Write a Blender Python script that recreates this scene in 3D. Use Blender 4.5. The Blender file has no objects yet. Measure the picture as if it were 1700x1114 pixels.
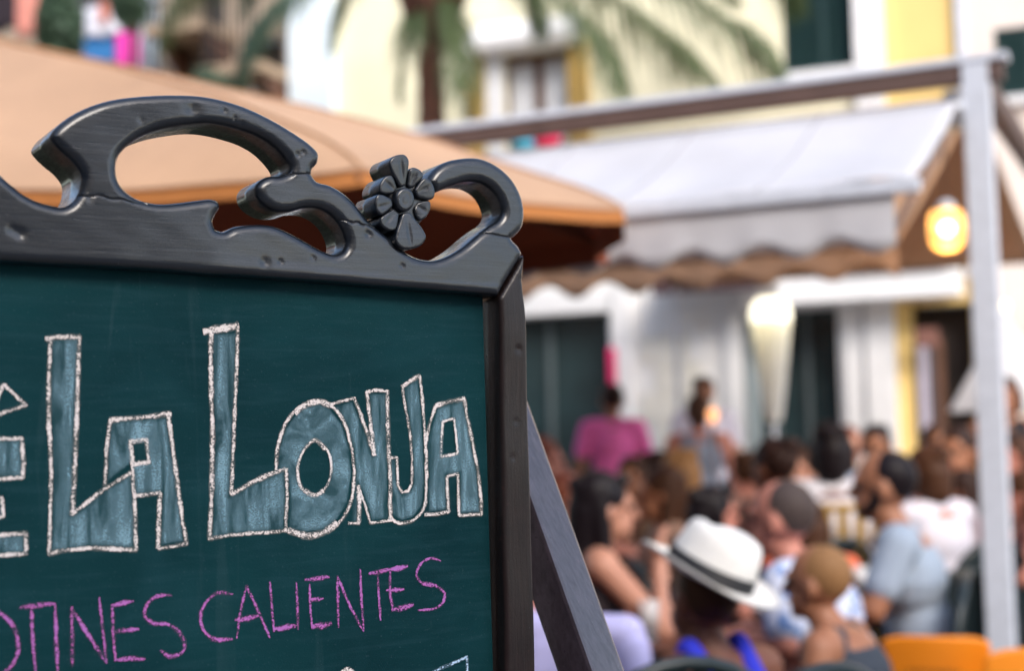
import bpy, bmesh, math, random
import numpy as np
from mathutils import Vector, Matrix, noise
from mathutils.geometry import delaunay_2d_cdt
random.seed(7); np.random.seed(7)
S = bpy.context.scene
COL = S.collection
PI = math.pi

# ------------------------------------------------------------------ camera, world, sun, exposure
FP = 2361.0
PITCH = math.atan(178/FP); ROLL = 0.02
EYE = Vector((0, 0, 1.40))
_u0 = Vector((0, -math.sin(PITCH), math.cos(PITCH))); _f0 = Vector((0, math.cos(PITCH), math.sin(PITCH))); _r0 = Vector((1, 0, 0))
CR = _r0*math.cos(ROLL) - _u0*math.sin(ROLL); CU = _r0*math.sin(ROLL) + _u0*math.cos(ROLL); CF = _f0
cam = bpy.data.cameras.new('camera'); camo = bpy.data.objects.new('camera', cam); COL.objects.link(camo)
cam.sensor_width = 36; cam.lens = 50; cam.clip_start = 0.05; cam.clip_end = 400
M = Matrix((CR, CU, -CF)).transposed().to_4x4(); M.translation = EYE; camo.matrix_world = M
cam.dof.use_dof = True; cam.dof.focus_distance = 1.33; cam.dof.aperture_fstop = 3.0
S.camera = camo
SUN_EL, SUN_AZ = 36, 155           # degrees; azimuth measured clockwise from +Y (the way the camera looks)
w = bpy.data.worlds.new('World'); S.world = w; w.use_nodes = True
nt = w.node_tree; bg = nt.nodes['Background']
sky = nt.nodes.new('ShaderNodeTexSky'); sky.sky_type = 'NISHITA'; sky.sun_disc = False
sky.sun_elevation = math.radians(SUN_EL); sky.sun_rotation = math.radians(SUN_AZ)
sky.air_density = 1.0; sky.dust_density = 2.0; sky.ozone_density = 1.0
nt.links.new(sky.outputs[0], bg.inputs[0]); bg.inputs[1].default_value = 0.15
sl = bpy.data.lights.new('sun', 'SUN'); sl.energy = 1.5; sl.angle = math.radians(30); sl.color = (1, .93, .85)
so = bpy.data.objects.new('sun', sl); COL.objects.link(so)
_sd = Vector((math.sin(math.radians(SUN_AZ))*math.cos(math.radians(SUN_EL)), math.cos(math.radians(SUN_AZ))*math.cos(math.radians(SUN_EL)), math.sin(math.radians(SUN_EL))))
so.rotation_euler = _sd.to_track_quat('Z', 'Y').to_euler()
S.view_settings.view_transform = 'Standard'; S.view_settings.look = 'None'
S.view_settings.exposure = 1.25; S.view_settings.gamma = 1
S.cycles.use_denoising = True
S.cycles.max_bounces = 6; S.cycles.transparent_max_bounces = 16

def ray(px, py): return CR*(px-850) + CU*(557-py) + CF*FP
def at(px, py, Y):
    r = ray(px, py); return EYE + r*(Y/r.y)
def atz(px, py, z):
    r = ray(px, py); return EYE + r*((z-EYE.z)/r.z)

# ------------------------------------------------------------------ objects
def tag(o, label=None, cat=None, group=None, kind=None):
    if label: o['label'] = label
    if cat: o['category'] = cat
    if group: o['group'] = group
    if kind: o['kind'] = kind
    return o
def empty(name, loc=(0, 0, 0), rz=0, label=None, cat=None, group=None, kind=None):
    o = bpy.data.objects.new(name, None); COL.objects.link(o)
    o.location = loc; o.rotation_euler = (0, 0, rz); o.empty_display_size = .1
    return tag(o, label, cat, group, kind)
def link(name, me, parent=None, mat=None):
    o = bpy.data.objects.new(name, me); COL.objects.link(o)
    if parent is not None: o.parent = parent
    if mat is not None and not me.materials: me.materials.append(mat)
    return o
def copy_tree(o, parent=None):
    c = o.copy(); COL.objects.link(c); c.parent = parent
    for ch in list(o.children): copy_tree(ch, c)
    return c

class MB:
    def __init__(s): s.v = []; s.f = []; s.m = []; s.sm = []
    def add(s, vs, fs, mi=0, smooth=False):
        b = len(s.v); s.v += [tuple(v) for v in vs]; s.f += [tuple(i+b for i in f) for f in fs]
        s.m += [mi]*len(fs); s.sm += [smooth]*len(fs); return s
    def box(s, x0, x1, y0, y1, z0, z1, mi=0, M=None):
        vs = [Vector((x, y, z)) for z in (z0, z1) for y in (y0, y1) for x in (x0, x1)]
        if M is not None: vs = [M @ v for v in vs]
        return s.add(vs, [(0,2,3,1),(4,5,7,6),(0,1,5,4),(2,6,7,3),(0,4,6,2),(1,3,7,5)], mi)
    def bar(s, p, q, wx, wy, up=(0, 0, 1), mi=0):
        p = Vector(p); q = Vector(q); d = (q-p); L = d.length; d.normalize(); u = Vector(up)
        if abs(d.dot(u)) > .98: u = Vector((1, 0, 0))
        x = d.cross(u).normalized(); y = x.cross(d)
        vs = [p + d*t + x*a*wx/2 + y*b*wy/2 for t in (0, L) for b in (-1, 1) for a in (-1, 1)]
        return s.add(vs, [(0,2,3,1),(4,5,7,6),(0,1,5,4),(2,6,7,3),(0,4,6,2),(1,3,7,5)], mi)
    def tube(s, pts, rad, n=10, mi=0, cap=True, closed=False):
        pts = [Vector(p) for p in pts]; k = len(pts)
        rad = rad if isinstance(rad, (list, tuple)) else [rad]*k
        ref = Vector((0, 0, 1)); vs = []; fs = []
        for i, p in enumerate(pts):
            a = pts[(i-1) % k] if closed else pts[max(i-1, 0)]; b = pts[(i+1) % k] if closed else pts[min(i+1, k-1)]
            d = (b-a).normalized()
            if i == 0: x = d.orthogonal().normalized()
            else: x = (x - d*x.dot(d)).normalized()
            y = d.cross(x)
            vs += [p + (x*math.cos(2*PI*j/n) + y*math.sin(2*PI*j/n))*rad[i] for j in range(n)]
        R = k if closed else k-1
        for i in range(R):
            for j in range(n):
                a = i*n+j; b = i*n+(j+1) % n; c = ((i+1) % k)*n+(j+1) % n; d_ = ((i+1) % k)*n+j
                fs.append((a, b, c, d_))
        if cap and not closed: fs += [tuple(range(n-1, -1, -1)), tuple(range((k-1)*n, k*n))]
        return s.add(vs, fs, mi, True)
    def lathe(s, prof, c=(0, 0, 0), n=24, mi=0, M=None, sx=1, sy=1):
        vs = []; fs = []
        for r, z in prof:
            for j in range(n):
                v = Vector((r*math.cos(2*PI*j/n)*sx, r*math.sin(2*PI*j/n)*sy, z)) + Vector(c)
                vs.append(M @ v if M is not None else v)
        for i in range(len(prof)-1):
            for j in range(n): fs.append((i*n+j, i*n+(j+1) % n, (i+1)*n+(j+1) % n, (i+1)*n+j))
        return s.add(vs, fs, mi, True)
    def sphere(s, c, r, n=10, mi=0):
        if not isinstance(r, (tuple, list)): r = (r, r, r)
        vs = [Vector(c)+Vector((0, 0, -r[2]))]; fs = []
        for i in range(1, n):
            t = -PI/2 + PI*i/n
            vs += [Vector(c)+Vector((r[0]*math.cos(t)*math.cos(2*PI*j/(2*n)), r[1]*math.cos(t)*math.sin(2*PI*j/(2*n)), r[2]*math.sin(t))) for j in range(2*n)]
        vs.append(Vector(c)+Vector((0, 0, r[2]))); m = 2*n
        for j in range(m): fs.append((0, 1+(j+1) % m, 1+j))
        for i in range(n-2):
            for j in range(m): fs.append((1+i*m+j, 1+i*m+(j+1) % m, 1+(i+1)*m+(j+1) % m, 1+(i+1)*m+j))
        e = len(vs)-1
        for j in range(m): fs.append((1+(n-2)*m+j, 1+(n-2)*m+(j+1) % m, e))
        return s.add(vs, fs, mi, True)
    def mesh(s, name, mats=None):
        me = bpy.data.meshes.new(name); me.from_pydata(s.v, [], s.f)
        me.polygons.foreach_set('material_index', s.m); me.polygons.foreach_set('use_smooth', s.sm)
        if mats:
            for m in (mats if isinstance(mats, (list, tuple)) else [mats]): me.materials.append(m)
        me.update(); return me
    def build(s, name, mats, parent=None, bevel=0):
        me = s.mesh(name, mats)
        if bevel:
            bm = bmesh.new(); bm.from_mesh(me)
            bmesh.ops.bevel(bm, geom=[e for e in bm.edges], offset=bevel, segments=2, affect='EDGES', profile=.6)
            bm.to_mesh(me); bm.free()
        return link(name, me, parent)

# ------------------------------------------------------------------ materials
_mats = {}
def mat(name, col, rough=.6, var=.12, scale=8, bump=0, bscale=40, stretch=(1, 1, 1), metal=0, transl=0, tcol=None, emit=None, estr=0, coat=0, spec=.5, alpha=1):
    if name in _mats: return _mats[name]
    m = bpy.data.materials.new(name); m.use_nodes = True; n = m.node_tree.nodes; l = m.node_tree.links
    p = n['Principled BSDF']; out = n['Material Output']
    tc = n.new('ShaderNodeTexCoord'); mp = n.new('ShaderNodeMapping'); mp.inputs['Scale'].default_value = stretch
    l.new(tc.outputs['Object'], mp.inputs[0])
    no = n.new('ShaderNodeTexNoise'); no.inputs['Scale'].default_value = scale; no.inputs['Detail'].default_value = 6; no.inputs['Roughness'].default_value = .6
    l.new(mp.outputs[0], no.inputs['Vector'])
    r = n.new('ShaderNodeMapRange'); r.inputs[1].default_value = .25; r.inputs[2].default_value = .75
    r.inputs[3].default_value = 1-var; r.inputs[4].default_value = 1+var; l.new(no.outputs['Fac'], r.inputs[0])
    mx = n.new('ShaderNodeVectorMath'); mx.operation = 'SCALE'; mx.inputs[0].default_value = col[:3]; l.new(r.outputs[0], mx.inputs['Scale'])
    l.new(mx.outputs[0], p.inputs['Base Color'])
    r2 = n.new('ShaderNodeMapRange'); r2.inputs[3].default_value = max(rough-.08, .02); r2.inputs[4].default_value = min(rough+.08, 1); l.new(no.outputs['Fac'], r2.inputs[0])
    l.new(r2.outputs[0], p.inputs['Roughness'])
    p.inputs['Metallic'].default_value = metal; p.inputs['Coat Weight'].default_value = coat; p.inputs['Specular IOR Level'].default_value = spec
    if bump:
        nb = n.new('ShaderNodeTexNoise'); nb.inputs['Scale'].default_value = bscale; nb.inputs['Detail'].default_value = 5
        l.new(mp.outputs[0], nb.inputs['Vector']); b = n.new('ShaderNodeBump'); b.inputs['Strength'].default_value = 1; b.inputs['Distance'].default_value = bump
        l.new(nb.outputs['Fac'], b.inputs['Height']); l.new(b.outputs[0], p.inputs['Normal'])
    if emit: p.inputs['Emission Color'].default_value = (*emit, 1); p.inputs['Emission Strength'].default_value = estr
    sh = p.outputs[0]
    if transl:
        t = n.new('ShaderNodeBsdfTranslucent'); t.inputs[0].default_value = (*(tcol or col)[:3], 1)
        mi = n.new('ShaderNodeMixShader'); mi.inputs[0].default_value = transl; l.new(sh, mi.inputs[1]); l.new(t.outputs[0], mi.inputs[2]); sh = mi.outputs[0]
    if alpha < 1:
        t = n.new('ShaderNodeBsdfTransparent'); mi = n.new('ShaderNodeMixShader'); mi.inputs[0].default_value = alpha
        l.new(t.outputs[0], mi.inputs[1]); l.new(sh, mi.inputs[2]); sh = mi.outputs[0]
    l.new(sh, out.inputs[0]); _mats[name] = m; return m

def paint_mat(name, col, col2, chip, coat=.8):
    """old brush-painted wood: long brush marks, blotches, worn chips"""
    m = bpy.data.materials.new(name); m.use_nodes = True; n = m.node_tree.nodes; l = m.node_tree.links; p = n['Principled BSDF']
    tc = n.new('ShaderNodeTexCoord')
    def nz(scale, st, det=6, rg=.6):
        mp = n.new('ShaderNodeMapping'); mp.inputs['Scale'].default_value = st; l.new(tc.outputs['Object'], mp.inputs[0])
        t = n.new('ShaderNodeTexNoise'); t.inputs['Scale'].default_value = scale; t.inputs['Detail'].default_value = det; t.inputs['Roughness'].default_value = rg
        l.new(mp.outputs[0], t.inputs['Vector']); return t.outputs['Fac']
    big = nz(14, (1, 1.6, 1)); brush = nz(60, (.22, 4.2, 1), 7, .72) if name != 'stile_paint_dim' else nz(60, (5, .25, 1), 7, .72); fine = nz(420, (1, 1, 1), 3)
    def ramp(src, a, b, lo=0, hi=1):
        r = n.new('ShaderNodeMapRange'); r.inputs[1].default_value = a; r.inputs[2].default_value = b; r.inputs[3].default_value = lo; r.inputs[4].default_value = hi
        l.new(src, r.inputs[0]); return r.outputs[0]
    def mix(f, a, b):
        x = n.new('ShaderNodeMix'); x.data_type = 'RGBA'; l.new(f, x.inputs[0])
        for s, i in ((a, 6), (b, 7)):
            if isinstance(s, tuple): x.inputs[i].default_value = (*s, 1)
            else: l.new(s, x.inputs[i])
        return x.outputs[2]
    c = mix(ramp(big, .35, .65), col, col2)
    c = mix(ramp(brush, .4, .66, 0, .75), c, tuple(v*.45 for v in col))
    chips = ramp(nz(95, (1, 2.2, 1), 5, .7), .69, .73)
    c = mix(chips, c, chip)
    c = mix(ramp(nz(34, (1, 1.4, 1), 6, .75), .64, .70, 0, .8), c, tuple(v*2.2+.006 for v in (col[0]*1.6, col[1], col[2])))
    c = mix(ramp(nz(330, (1, 1, 1), 2), .755, .79, 0, .8), c, (.22, .21, .25))
    l.new(c, p.inputs['Base Color'])
    l.new(ramp(brush, .35, .68, .26, .56), p.inputs['Roughness'])
    p.inputs['Specular IOR Level'].default_value = .32
    p.inputs['Coat Weight'].default_value = coat; p.inputs['Coat Roughness'].default_value = .19
    a = n.new('ShaderNodeMath'); a.operation = 'ADD'; l.new(brush, a.inputs[0])
    b_ = n.new('ShaderNodeMath'); b_.operation = 'MULTIPLY'; l.new(fine, b_.inputs[0]); b_.inputs[1].default_value = .35
    l.new(b_.outputs[0], a.inputs[1])
    a2 = n.new('ShaderNodeMath'); a2.operation = 'SUBTRACT'; l.new(a.outputs[0], a2.inputs[0]); l.new(chips, a2.inputs[1])
    bu = n.new('ShaderNodeBump'); bu.inputs['Distance'].default_value = .0007; bu.inputs['Strength'].default_value = .8
    l.new(a2.outputs[0], bu.inputs['Height']); l.new(bu.outputs[0], p.inputs['Normal'])
    return m

CREST = paint_mat('crest_paint_sky_sheen', (.004, .0075, .014), (.009, .013, .020), (.003, .002, .004))  # bluish sky reflection put into the base colour of the frame paint
STILE = paint_mat('stile_paint_dim', (.011, .006, .006), (.019, .011, .011), (.05, .035, .03), .12)  # same frame paint, browner and darker in place of its dim reflections
LEGP = paint_mat('leg_paint_sky_gloss', (.040, .030, .040), (.062, .048, .062), (.01, .006, .01), .9)  # base lightened to lilac, standing in for sky gloss on the leg

def chalk_mat(name, col, col2):
    m = bpy.data.materials.new(name); m.use_nodes = True; n = m.node_tree.nodes; l = m.node_tree.links; p = n['Principled BSDF']; out = n['Material Output']
    tc = n.new('ShaderNodeTexCoord'); uv = n.new('ShaderNodeUVMap'); sp = n.new('ShaderNodeSeparateXYZ'); l.new(uv.outputs[0], sp.inputs[0])
    t = n.new('ShaderNodeTexNoise'); t.inputs['Scale'].default_value = 640; t.inputs['Detail'].default_value = 3; t.inputs['Roughness'].default_value = .7; l.new(tc.outputs['Object'], t.inputs['Vector'])
    t2 = n.new('ShaderNodeTexNoise'); t2.inputs['Scale'].default_value = 60; t2.inputs['Detail'].default_value = 3; l.new(tc.outputs['Object'], t2.inputs['Vector'])
    # |v| near the stroke edge thins the chalk
    ab = n.new('ShaderNodeMath'); ab.operation = 'ABSOLUTE'; l.new(sp.outputs[1], ab.inputs[0])
    pw = n.new('ShaderNodeMath'); pw.operation = 'POWER'; l.new(ab.outputs[0], pw.inputs[0]); pw.inputs[1].default_value = 2.5
    s1 = n.new('ShaderNodeMath'); s1.operation = 'MULTIPLY_ADD'; l.new(pw.outputs[0], s1.inputs[0]); s1.inputs[1].default_value = -.30; l.new(t.outputs['Fac'], s1.inputs[2])
    s2 = n.new('ShaderNodeMath'); s2.operation = 'MULTIPLY_ADD'; l.new(t2.outputs['Fac'], s2.inputs[0]); s2.inputs[1].default_value = .55; l.new(s1.outputs[0], s2.inputs[2])
    mr = n.new('ShaderNodeMapRange'); mr.inputs[1].default_value = .675; mr.inputs[2].default_value = .785; mr.inputs[3].default_value = .10; mr.inputs[4].default_value = .97; l.new(s2.outputs[0], mr.inputs[0])
    mx = n.new('ShaderNodeMix'); mx.data_type = 'RGBA'; mx.inputs[6].default_value = (*col, 1); mx.inputs[7].default_value = (*col2, 1); l.new(t2.outputs['Fac'], mx.inputs[0])
    l.new(mx.outputs[2], p.inputs['Base Color']); p.inputs['Roughness'].default_value = .95; p.inputs['Specular IOR Level'].default_value = .1
    tr = n.new('ShaderNodeBsdfTransparent'); mi = n.new('ShaderNodeMixShader'); l.new(mr.outputs[0], mi.inputs[0]); l.new(tr.outputs[0], mi.inputs[1]); l.new(p.outputs[0], mi.inputs[2]); l.new(mi.outputs[0], out.inputs[0])
    return m
def smudge_mat(name, col, lo, hi, st=(1, .16, 1), sc=75):
    m = bpy.data.materials.new(name); m.use_nodes = True; n = m.node_tree.nodes; l = m.node_tree.links; p = n['Principled BSDF']; out = n['Material Output']
    tc = n.new('ShaderNodeTexCoord'); mp = n.new('ShaderNodeMapping'); mp.inputs['Scale'].default_value = st; l.new(tc.outputs['Object'], mp.inputs[0])
    t = n.new('ShaderNodeTexNoise'); t.inputs['Scale'].default_value = sc; t.inputs['Detail'].default_value = 3; t.inputs['Distortion'].default_value = 1.0; l.new(mp.outputs[0], t.inputs['Vector'])
    g = n.new('ShaderNodeTexNoise'); g.inputs['Scale'].default_value = 900; g.inputs['Detail'].default_value = 2; l.new(tc.outputs['Object'], g.inputs['Vector'])
    mr = n.new('ShaderNodeMapRange'); mr.inputs[1].default_value = .34; mr.inputs[2].default_value = .70; mr.inputs[3].default_value = lo; mr.inputs[4].default_value = hi; l.new(t.outputs['Fac'], mr.inputs[0])
    gr = n.new('ShaderNodeMapRange'); gr.inputs[1].default_value = .3; gr.inputs[2].default_value = .7; gr.inputs[3].default_value = .6; gr.inputs[4].default_value = 1.4; l.new(g.outputs['Fac'], gr.inputs[0])
    mu = n.new('ShaderNodeMath'); mu.operation = 'MULTIPLY'; l.new(mr.outputs[0], mu.inputs[0]); l.new(gr.outputs[0], mu.inputs[1])
    uv = n.new('ShaderNodeUVMap'); sp = n.new('ShaderNodeSeparateXYZ'); l.new(uv.outputs[0], sp.inputs[0])
    m2 = n.new('ShaderNodeMath'); m2.operation = 'MULTIPLY'; l.new(mu.outputs[0], m2.inputs[0]); l.new(sp.outputs[0], m2.inputs[1])
    p.inputs['Base Color'].default_value = (*col, 1); p.inputs['Roughness'].default_value = .9; p.inputs['Specular IOR Level'].default_value = .2
    tr = n.new('ShaderNodeBsdfTransparent'); mi = n.new('ShaderNodeMixShader'); l.new(m2.outputs[0], mi.inputs[0]); l.new(tr.outputs[0], mi.inputs[1]); l.new(p.outputs[0], mi.inputs[2]); l.new(mi.outputs[0], out.inputs[0])
    return m
CHALK = chalk_mat('cream_chalk', (.80, .70, .62), (.72, .68, .70))
PINK = chalk_mat('pink_chalk', (.55, .13, .38), (.34, .16, .50))
BLUEC = chalk_mat('blue_chalk', (.45, .62, .85), (.5, .7, .9))
FILL = smudge_mat('smeared_blue_chalk', (.27, .46, .56), .05, .62)
FILLR = smudge_mat('smeared_round_chalk', (.27, .46, .56), .08, .55, (1, 1, 1), 40)

def board_mat():
    m = bpy.data.materials.new('chalkboard_teal'); m.use_nodes = True; n = m.node_tree.nodes; l = m.node_tree.links; p = n['Principled BSDF']
    tc = n.new('ShaderNodeTexCoord')
    def nz(scale, st, det=5, dist=0):
        mp = n.new('ShaderNodeMapping'); mp.inputs['Scale'].default_value = st; mp.inputs['Rotation'].default_value = (0, 0, .1); l.new(tc.outputs['Object'], mp.inputs[0])
        t = n.new('ShaderNodeTexNoise'); t.inputs['Scale'].default_value = scale; t.inputs['Detail'].default_value = det; t.inputs['Distortion'].default_value = dist; l.new(mp.outputs[0], t.inputs['Vector']); return t.outputs['Fac']
    def ramp(src, a, b, lo=0, hi=1):
        r = n.new('ShaderNodeMapRange'); r.inputs[1].default_value = a; r.inputs[2].default_value = b; r.inputs[3].default_value = lo; r.inputs[4].default_value = hi; l.new(src, r.inputs[0]); return r.outputs[0]
    def mix(f, a, b):
        x = n.new('ShaderNodeMix'); x.data_type = 'RGBA'; l.new(f, x.inputs[0])
        for s, i in ((a, 6), (b, 7)):
            if isinstance(s, tuple): x.inputs[i].default_value = (*s, 1)
            else: l.new(s, x.inputs[i])
        return x.outputs[2]
    c = mix(ramp(nz(5, (1, 1.5, 1)), .3, .7), (.0013, .023, .029), (.0035, .038, .045))
    c = mix(ramp(nz(7, (1, 1.3, 1), 6, 1.5), .5, .8, 0, .35), c, (.012, .06, .075))
    c = mix(ramp(nz(30, (.5, 5, 1), 6, .6), .5, .85, 0, .2), c, (.03, .085, .11))
    c = mix(ramp(nz(16, (3.5, .3, 1), 6, 1.2), .62, .9, 0, .25), c, (.06, .11, .13))
    c = mix(ramp(nz(500, (1, 1, 1), 2), .66, .8, 0, .2), c, (.12, .2, .24))
    l.new(c, p.inputs['Base Color'])
    l.new(ramp(nz(40, (.5, 3, 1)), .3, .7, .5, .7), p.inputs['Roughness']); p.inputs['Specular IOR Level'].default_value = .08
    bu = n.new('ShaderNodeBump'); bu.inputs['Distance'].default_value = .0002; l.new(nz(900, (1, 1, 1), 2), bu.inputs['Height']); l.new(bu.outputs[0], p.inputs['Normal'])
    return m
BOARD = board_mat()
# ------------------------------------------------------------------ the chalkboard
PHI = math.radians(33); TH = math.radians(1.0)
EX = Vector((math.cos(PHI), math.sin(PHI), 0)); NB = Vector((-math.sin(PHI), math.cos(PHI), 0))
EYv = Vector((0, 0, 1))*math.cos(TH) + NB*math.sin(TH); EN = EX.cross(EYv)
P0 = at(850, 600, 1.40)
BM_ = Matrix((EX, EYv, EN)).transposed().to_4x4(); BM_.translation = P0
sign_base = Vector((P0.x, P0.y, 0)) - EX*.3
sign = empty('chalkboard_sign', sign_base, 0, 'tall dark wooden menu chalkboard with carved scroll top, reading LA LONJA', 'chalkboard')
BL = Matrix.Translation(-sign_base) @ BM_
def bput(o): o.parent = sign; o.matrix_local = BL; return o
def bp(px, py, w=0.0):
    q = P0 + EN*w; r = ray(px, py); k = (q-EYE).dot(EN)/r.dot(EN); p = EYE + r*k - q
    return (p.dot(EX), p.dot(EYv))

def spline(pts, step=.0015, closed=True):
    """Catmull-Rom through points; a point with a third element is a corner"""
    P = [Vector(p[:2]) for p in pts]; C = [len(p) > 2 for p in pts]; n = len(P); out = []
    for i in range(n if closed else n-1):
        p1 = P[i]; p2 = P[(i+1) % n]
        p0 = P[(i-1) % n] if (closed or i > 0) else p1*2-p2
        p3 = P[(i+2) % n] if (closed or i < n-2) else p2*2-p1
        if C[i]: p0 = p1*2-p2
        if C[(i+1) % n]: p3 = p2*2-p1
        L = (p2-p1).length; k = max(1, int(L/step))
        l01 = max((p1-p0).length, 1e-6)**.5; l12 = max(L, 1e-6)**.5; l23 = max((p3-p2).length, 1e-6)**.5
        t0 = 0; t1 = l01; t2 = t1+l12; t3 = t2+l23
        for j in range(k):
            t = t1+(t2-t1)*j/k
            A1 = p0*((t1-t)/(t1-t0))+p1*((t-t0)/(t1-t0)); A2 = p1*((t2-t)/(t2-t1))+p2*((t-t1)/(t2-t1)); A3 = p2*((t3-t)/(t3-t2))+p3*((t-t2)/(t3-t2))
            B1 = A1*((t2-t)/(t2-t0))+A2*((t-t0)/(t2-t0)); B2 = A2*((t3-t)/(t3-t1))+A3*((t-t1)/(t3-t1))
            out.append(tuple(B1*((t2-t)/(t2-t1))+B2*((t-t1)/(t2-t1))))
    if not closed: out.append(tuple(P[-1]))
    return out
def inside(loops, X, Y):
    r = np.zeros(len(X), bool)
    for L in loops:
        a = np.array(L); b = np.roll(a, -1, 0)
        for (x1, y1), (x2, y2) in zip(a, b):
            if y1 == y2: continue
            c = ((y1 > Y) != (y2 > Y)) & (X < (x2-x1)*(Y-y1)/(y2-y1)+x1); r ^= c
    return r
def segdist(loops, X, Y, closed=True):
    best = np.full(len(X), 1e9)
    A = []; B = []
    for L in loops:
        a = np.array(L); A.append(a if closed else a[:-1]); B.append(np.roll(a, -1, 0) if closed else a[1:])
    A = np.concatenate(A); B = np.concatenate(B); P = np.stack([X, Y], 1)
    for i in range(0, len(A), 64):
        a = A[i:i+64]; d = B[i:i+64]-a; L2 = (d**2).sum(1)+1e-14
        t = np.clip(((P[:, None]-a)*d).sum(2)/L2, 0, 1); q = P[:, None]-a-t[..., None]*d
        best = np.minimum(best, (q**2).sum(2).min(1))
    return np.sqrt(best)

def relief(name, outer, holes, mats, w0=0, thick=.04, r=.008, grid=.0016, hfun=None, step=.0015, rfun=None, tfun=None, extra=(), rough=0.0):
    loops = [spline(outer, step)] + [spline(h, step) for h in holes]
    V = []; E = []; NL = []
    for L in loops:
        b = len(V); V += L; E += [(b+i, b+(i+1) % len(L)) for i in range(len(L))]; NL.append((b, len(L)))
    a = np.array(loops[0]); x0, y0 = a.min(0); x1, y1 = a.max(0)
    gx, gy = np.meshgrid(np.arange(x0, x1, grid), np.arange(y0, y1, grid)); gx = gx.ravel() + np.random.uniform(-.2, .2, gx.size)*grid; gy = gy.ravel() + np.random.uniform(-.2, .2, gy.size)*grid
    k = inside(loops, gx, gy); gx = gx[k]; gy = gy[k]; d = segdist(loops, gx, gy); k = d > grid*.9; pts = [np.stack([gx[k], gy[k]], 1)]
    dk = d[k]; rr = r
    pts[0] = pts[0][dk > rr*.92]
    ins = [pts[0]]
    for f in (.04, .14, .3, .5, .75):
        o = []
        for L in loops:
            q = np.array(L); t = np.roll(q, -1, 0)-np.roll(q, 1, 0); t /= np.linalg.norm(t, axis=1)[:, None]+1e-9; nn = np.stack([-t[:, 1], t[:, 0]], 1)
            for s in (1, -1): o.append((q+nn*s*f*r)[:: (1 if f > .1 else 1)])
        o = np.concatenate(o); kk = inside(loops, o[:, 0], o[:, 1]); o = o[kk]; dd = segdist(loops, o[:, 0], o[:, 1]); ins.append(o[dd > f*r*.93])
    for e in extra:
        e = np.array(spline(e, .0007, False)); t = np.gradient(e, axis=0); t /= np.linalg.norm(t, axis=1)[:, None]+1e-9; nn = np.stack([-t[:, 1], t[:, 0]], 1)
        for s in (0, .0006, -.0006): ins.append(e+nn*s)
    I = np.concatenate(ins); kk = inside(loops, I[:, 0], I[:, 1]); I = I[kk]
    V2 = [Vector(v) for v in V] + [Vector(v) for v in I]
    co, ed, fa, ov, oe, of = delaunay_2d_cdt(V2, E, [], 0, 1e-7)
    co = np.array([tuple(c) for c in co]); fa = [f for f in fa if len(f) == 3]; F = np.array(fa)
    cen = co[F].mean(1); F = F[inside(loops, cen[:, 0], cen[:, 1])]
    # orientation: CCW
    A = co[F]; ar = (A[:, 1, 0]-A[:, 0, 0])*(A[:, 2, 1]-A[:, 0, 1])-(A[:, 1, 1]-A[:, 0, 1])*(A[:, 2, 0]-A[:, 0, 0]); F[ar < 0] = F[ar < 0][:, ::-1]
    d = segdist(loops, co[:, 0], co[:, 1])
    R = np.full(len(co), r) if rfun is None else rfun(co[:, 0], co[:, 1])
    q = np.clip(d/R, 0, 1); z = w0 - R*(1-np.sqrt(np.clip(1-(1-q)**2, 0, 1)))
    if hfun is not None: z = z + hfun(co[:, 0], co[:, 1], d)
    for e in extra:
        dd = segdist([spline(e, .0007, False)], co[:, 0], co[:, 1], False); z = z - .0016*np.exp(-(dd/.0004)**2)
    T = np.full(len(co), thick) if tfun is None else tfun(co[:, 0], co[:, 1])
    # boundary half-edges -> walls
    from collections import Counter
    cnt = Counter()
    for f in F:
        for i in range(3): cnt[(f[i], f[(i+1) % 3])] += 1
    bd = [e for e in cnt if (e[1], e[0]) not in cnt]
    n = len(co); vs = np.concatenate([np.column_stack([co, z]), np.column_stack([co, w0-T*.5]), np.column_stack([co, w0-T])])
    faces = [tuple(int(i) for i in f) for f in F]
    for i, j in bd: faces.append((int(j), int(i), int(i+n), int(j+n))); faces.append((int(j+n), int(i+n), int(i+2*n), int(j+2*n)))
    faces += [tuple(int(i+2*n) for i in f[::-1]) for f in F]
    used = sorted({i for f in faces for i in f}); mp = {v: i for i, v in enumerate(used)}
    me = bpy.data.meshes.new(name); me.from_pydata([tuple(vs[i]) for i in used], [], [tuple(mp[i] for i in f) for f in faces])
    me.polygons.foreach_set('use_smooth', [True]*len(me.polygons)); me.materials.append(mats); me.update()
    nb = len(F)
    # keep the back crisp
    return me

def PX(pts, w=0.0): return [(*bp(p[0], p[1], w),) + ((1,) if len(p) > 2 else ()) for p in pts]

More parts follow.
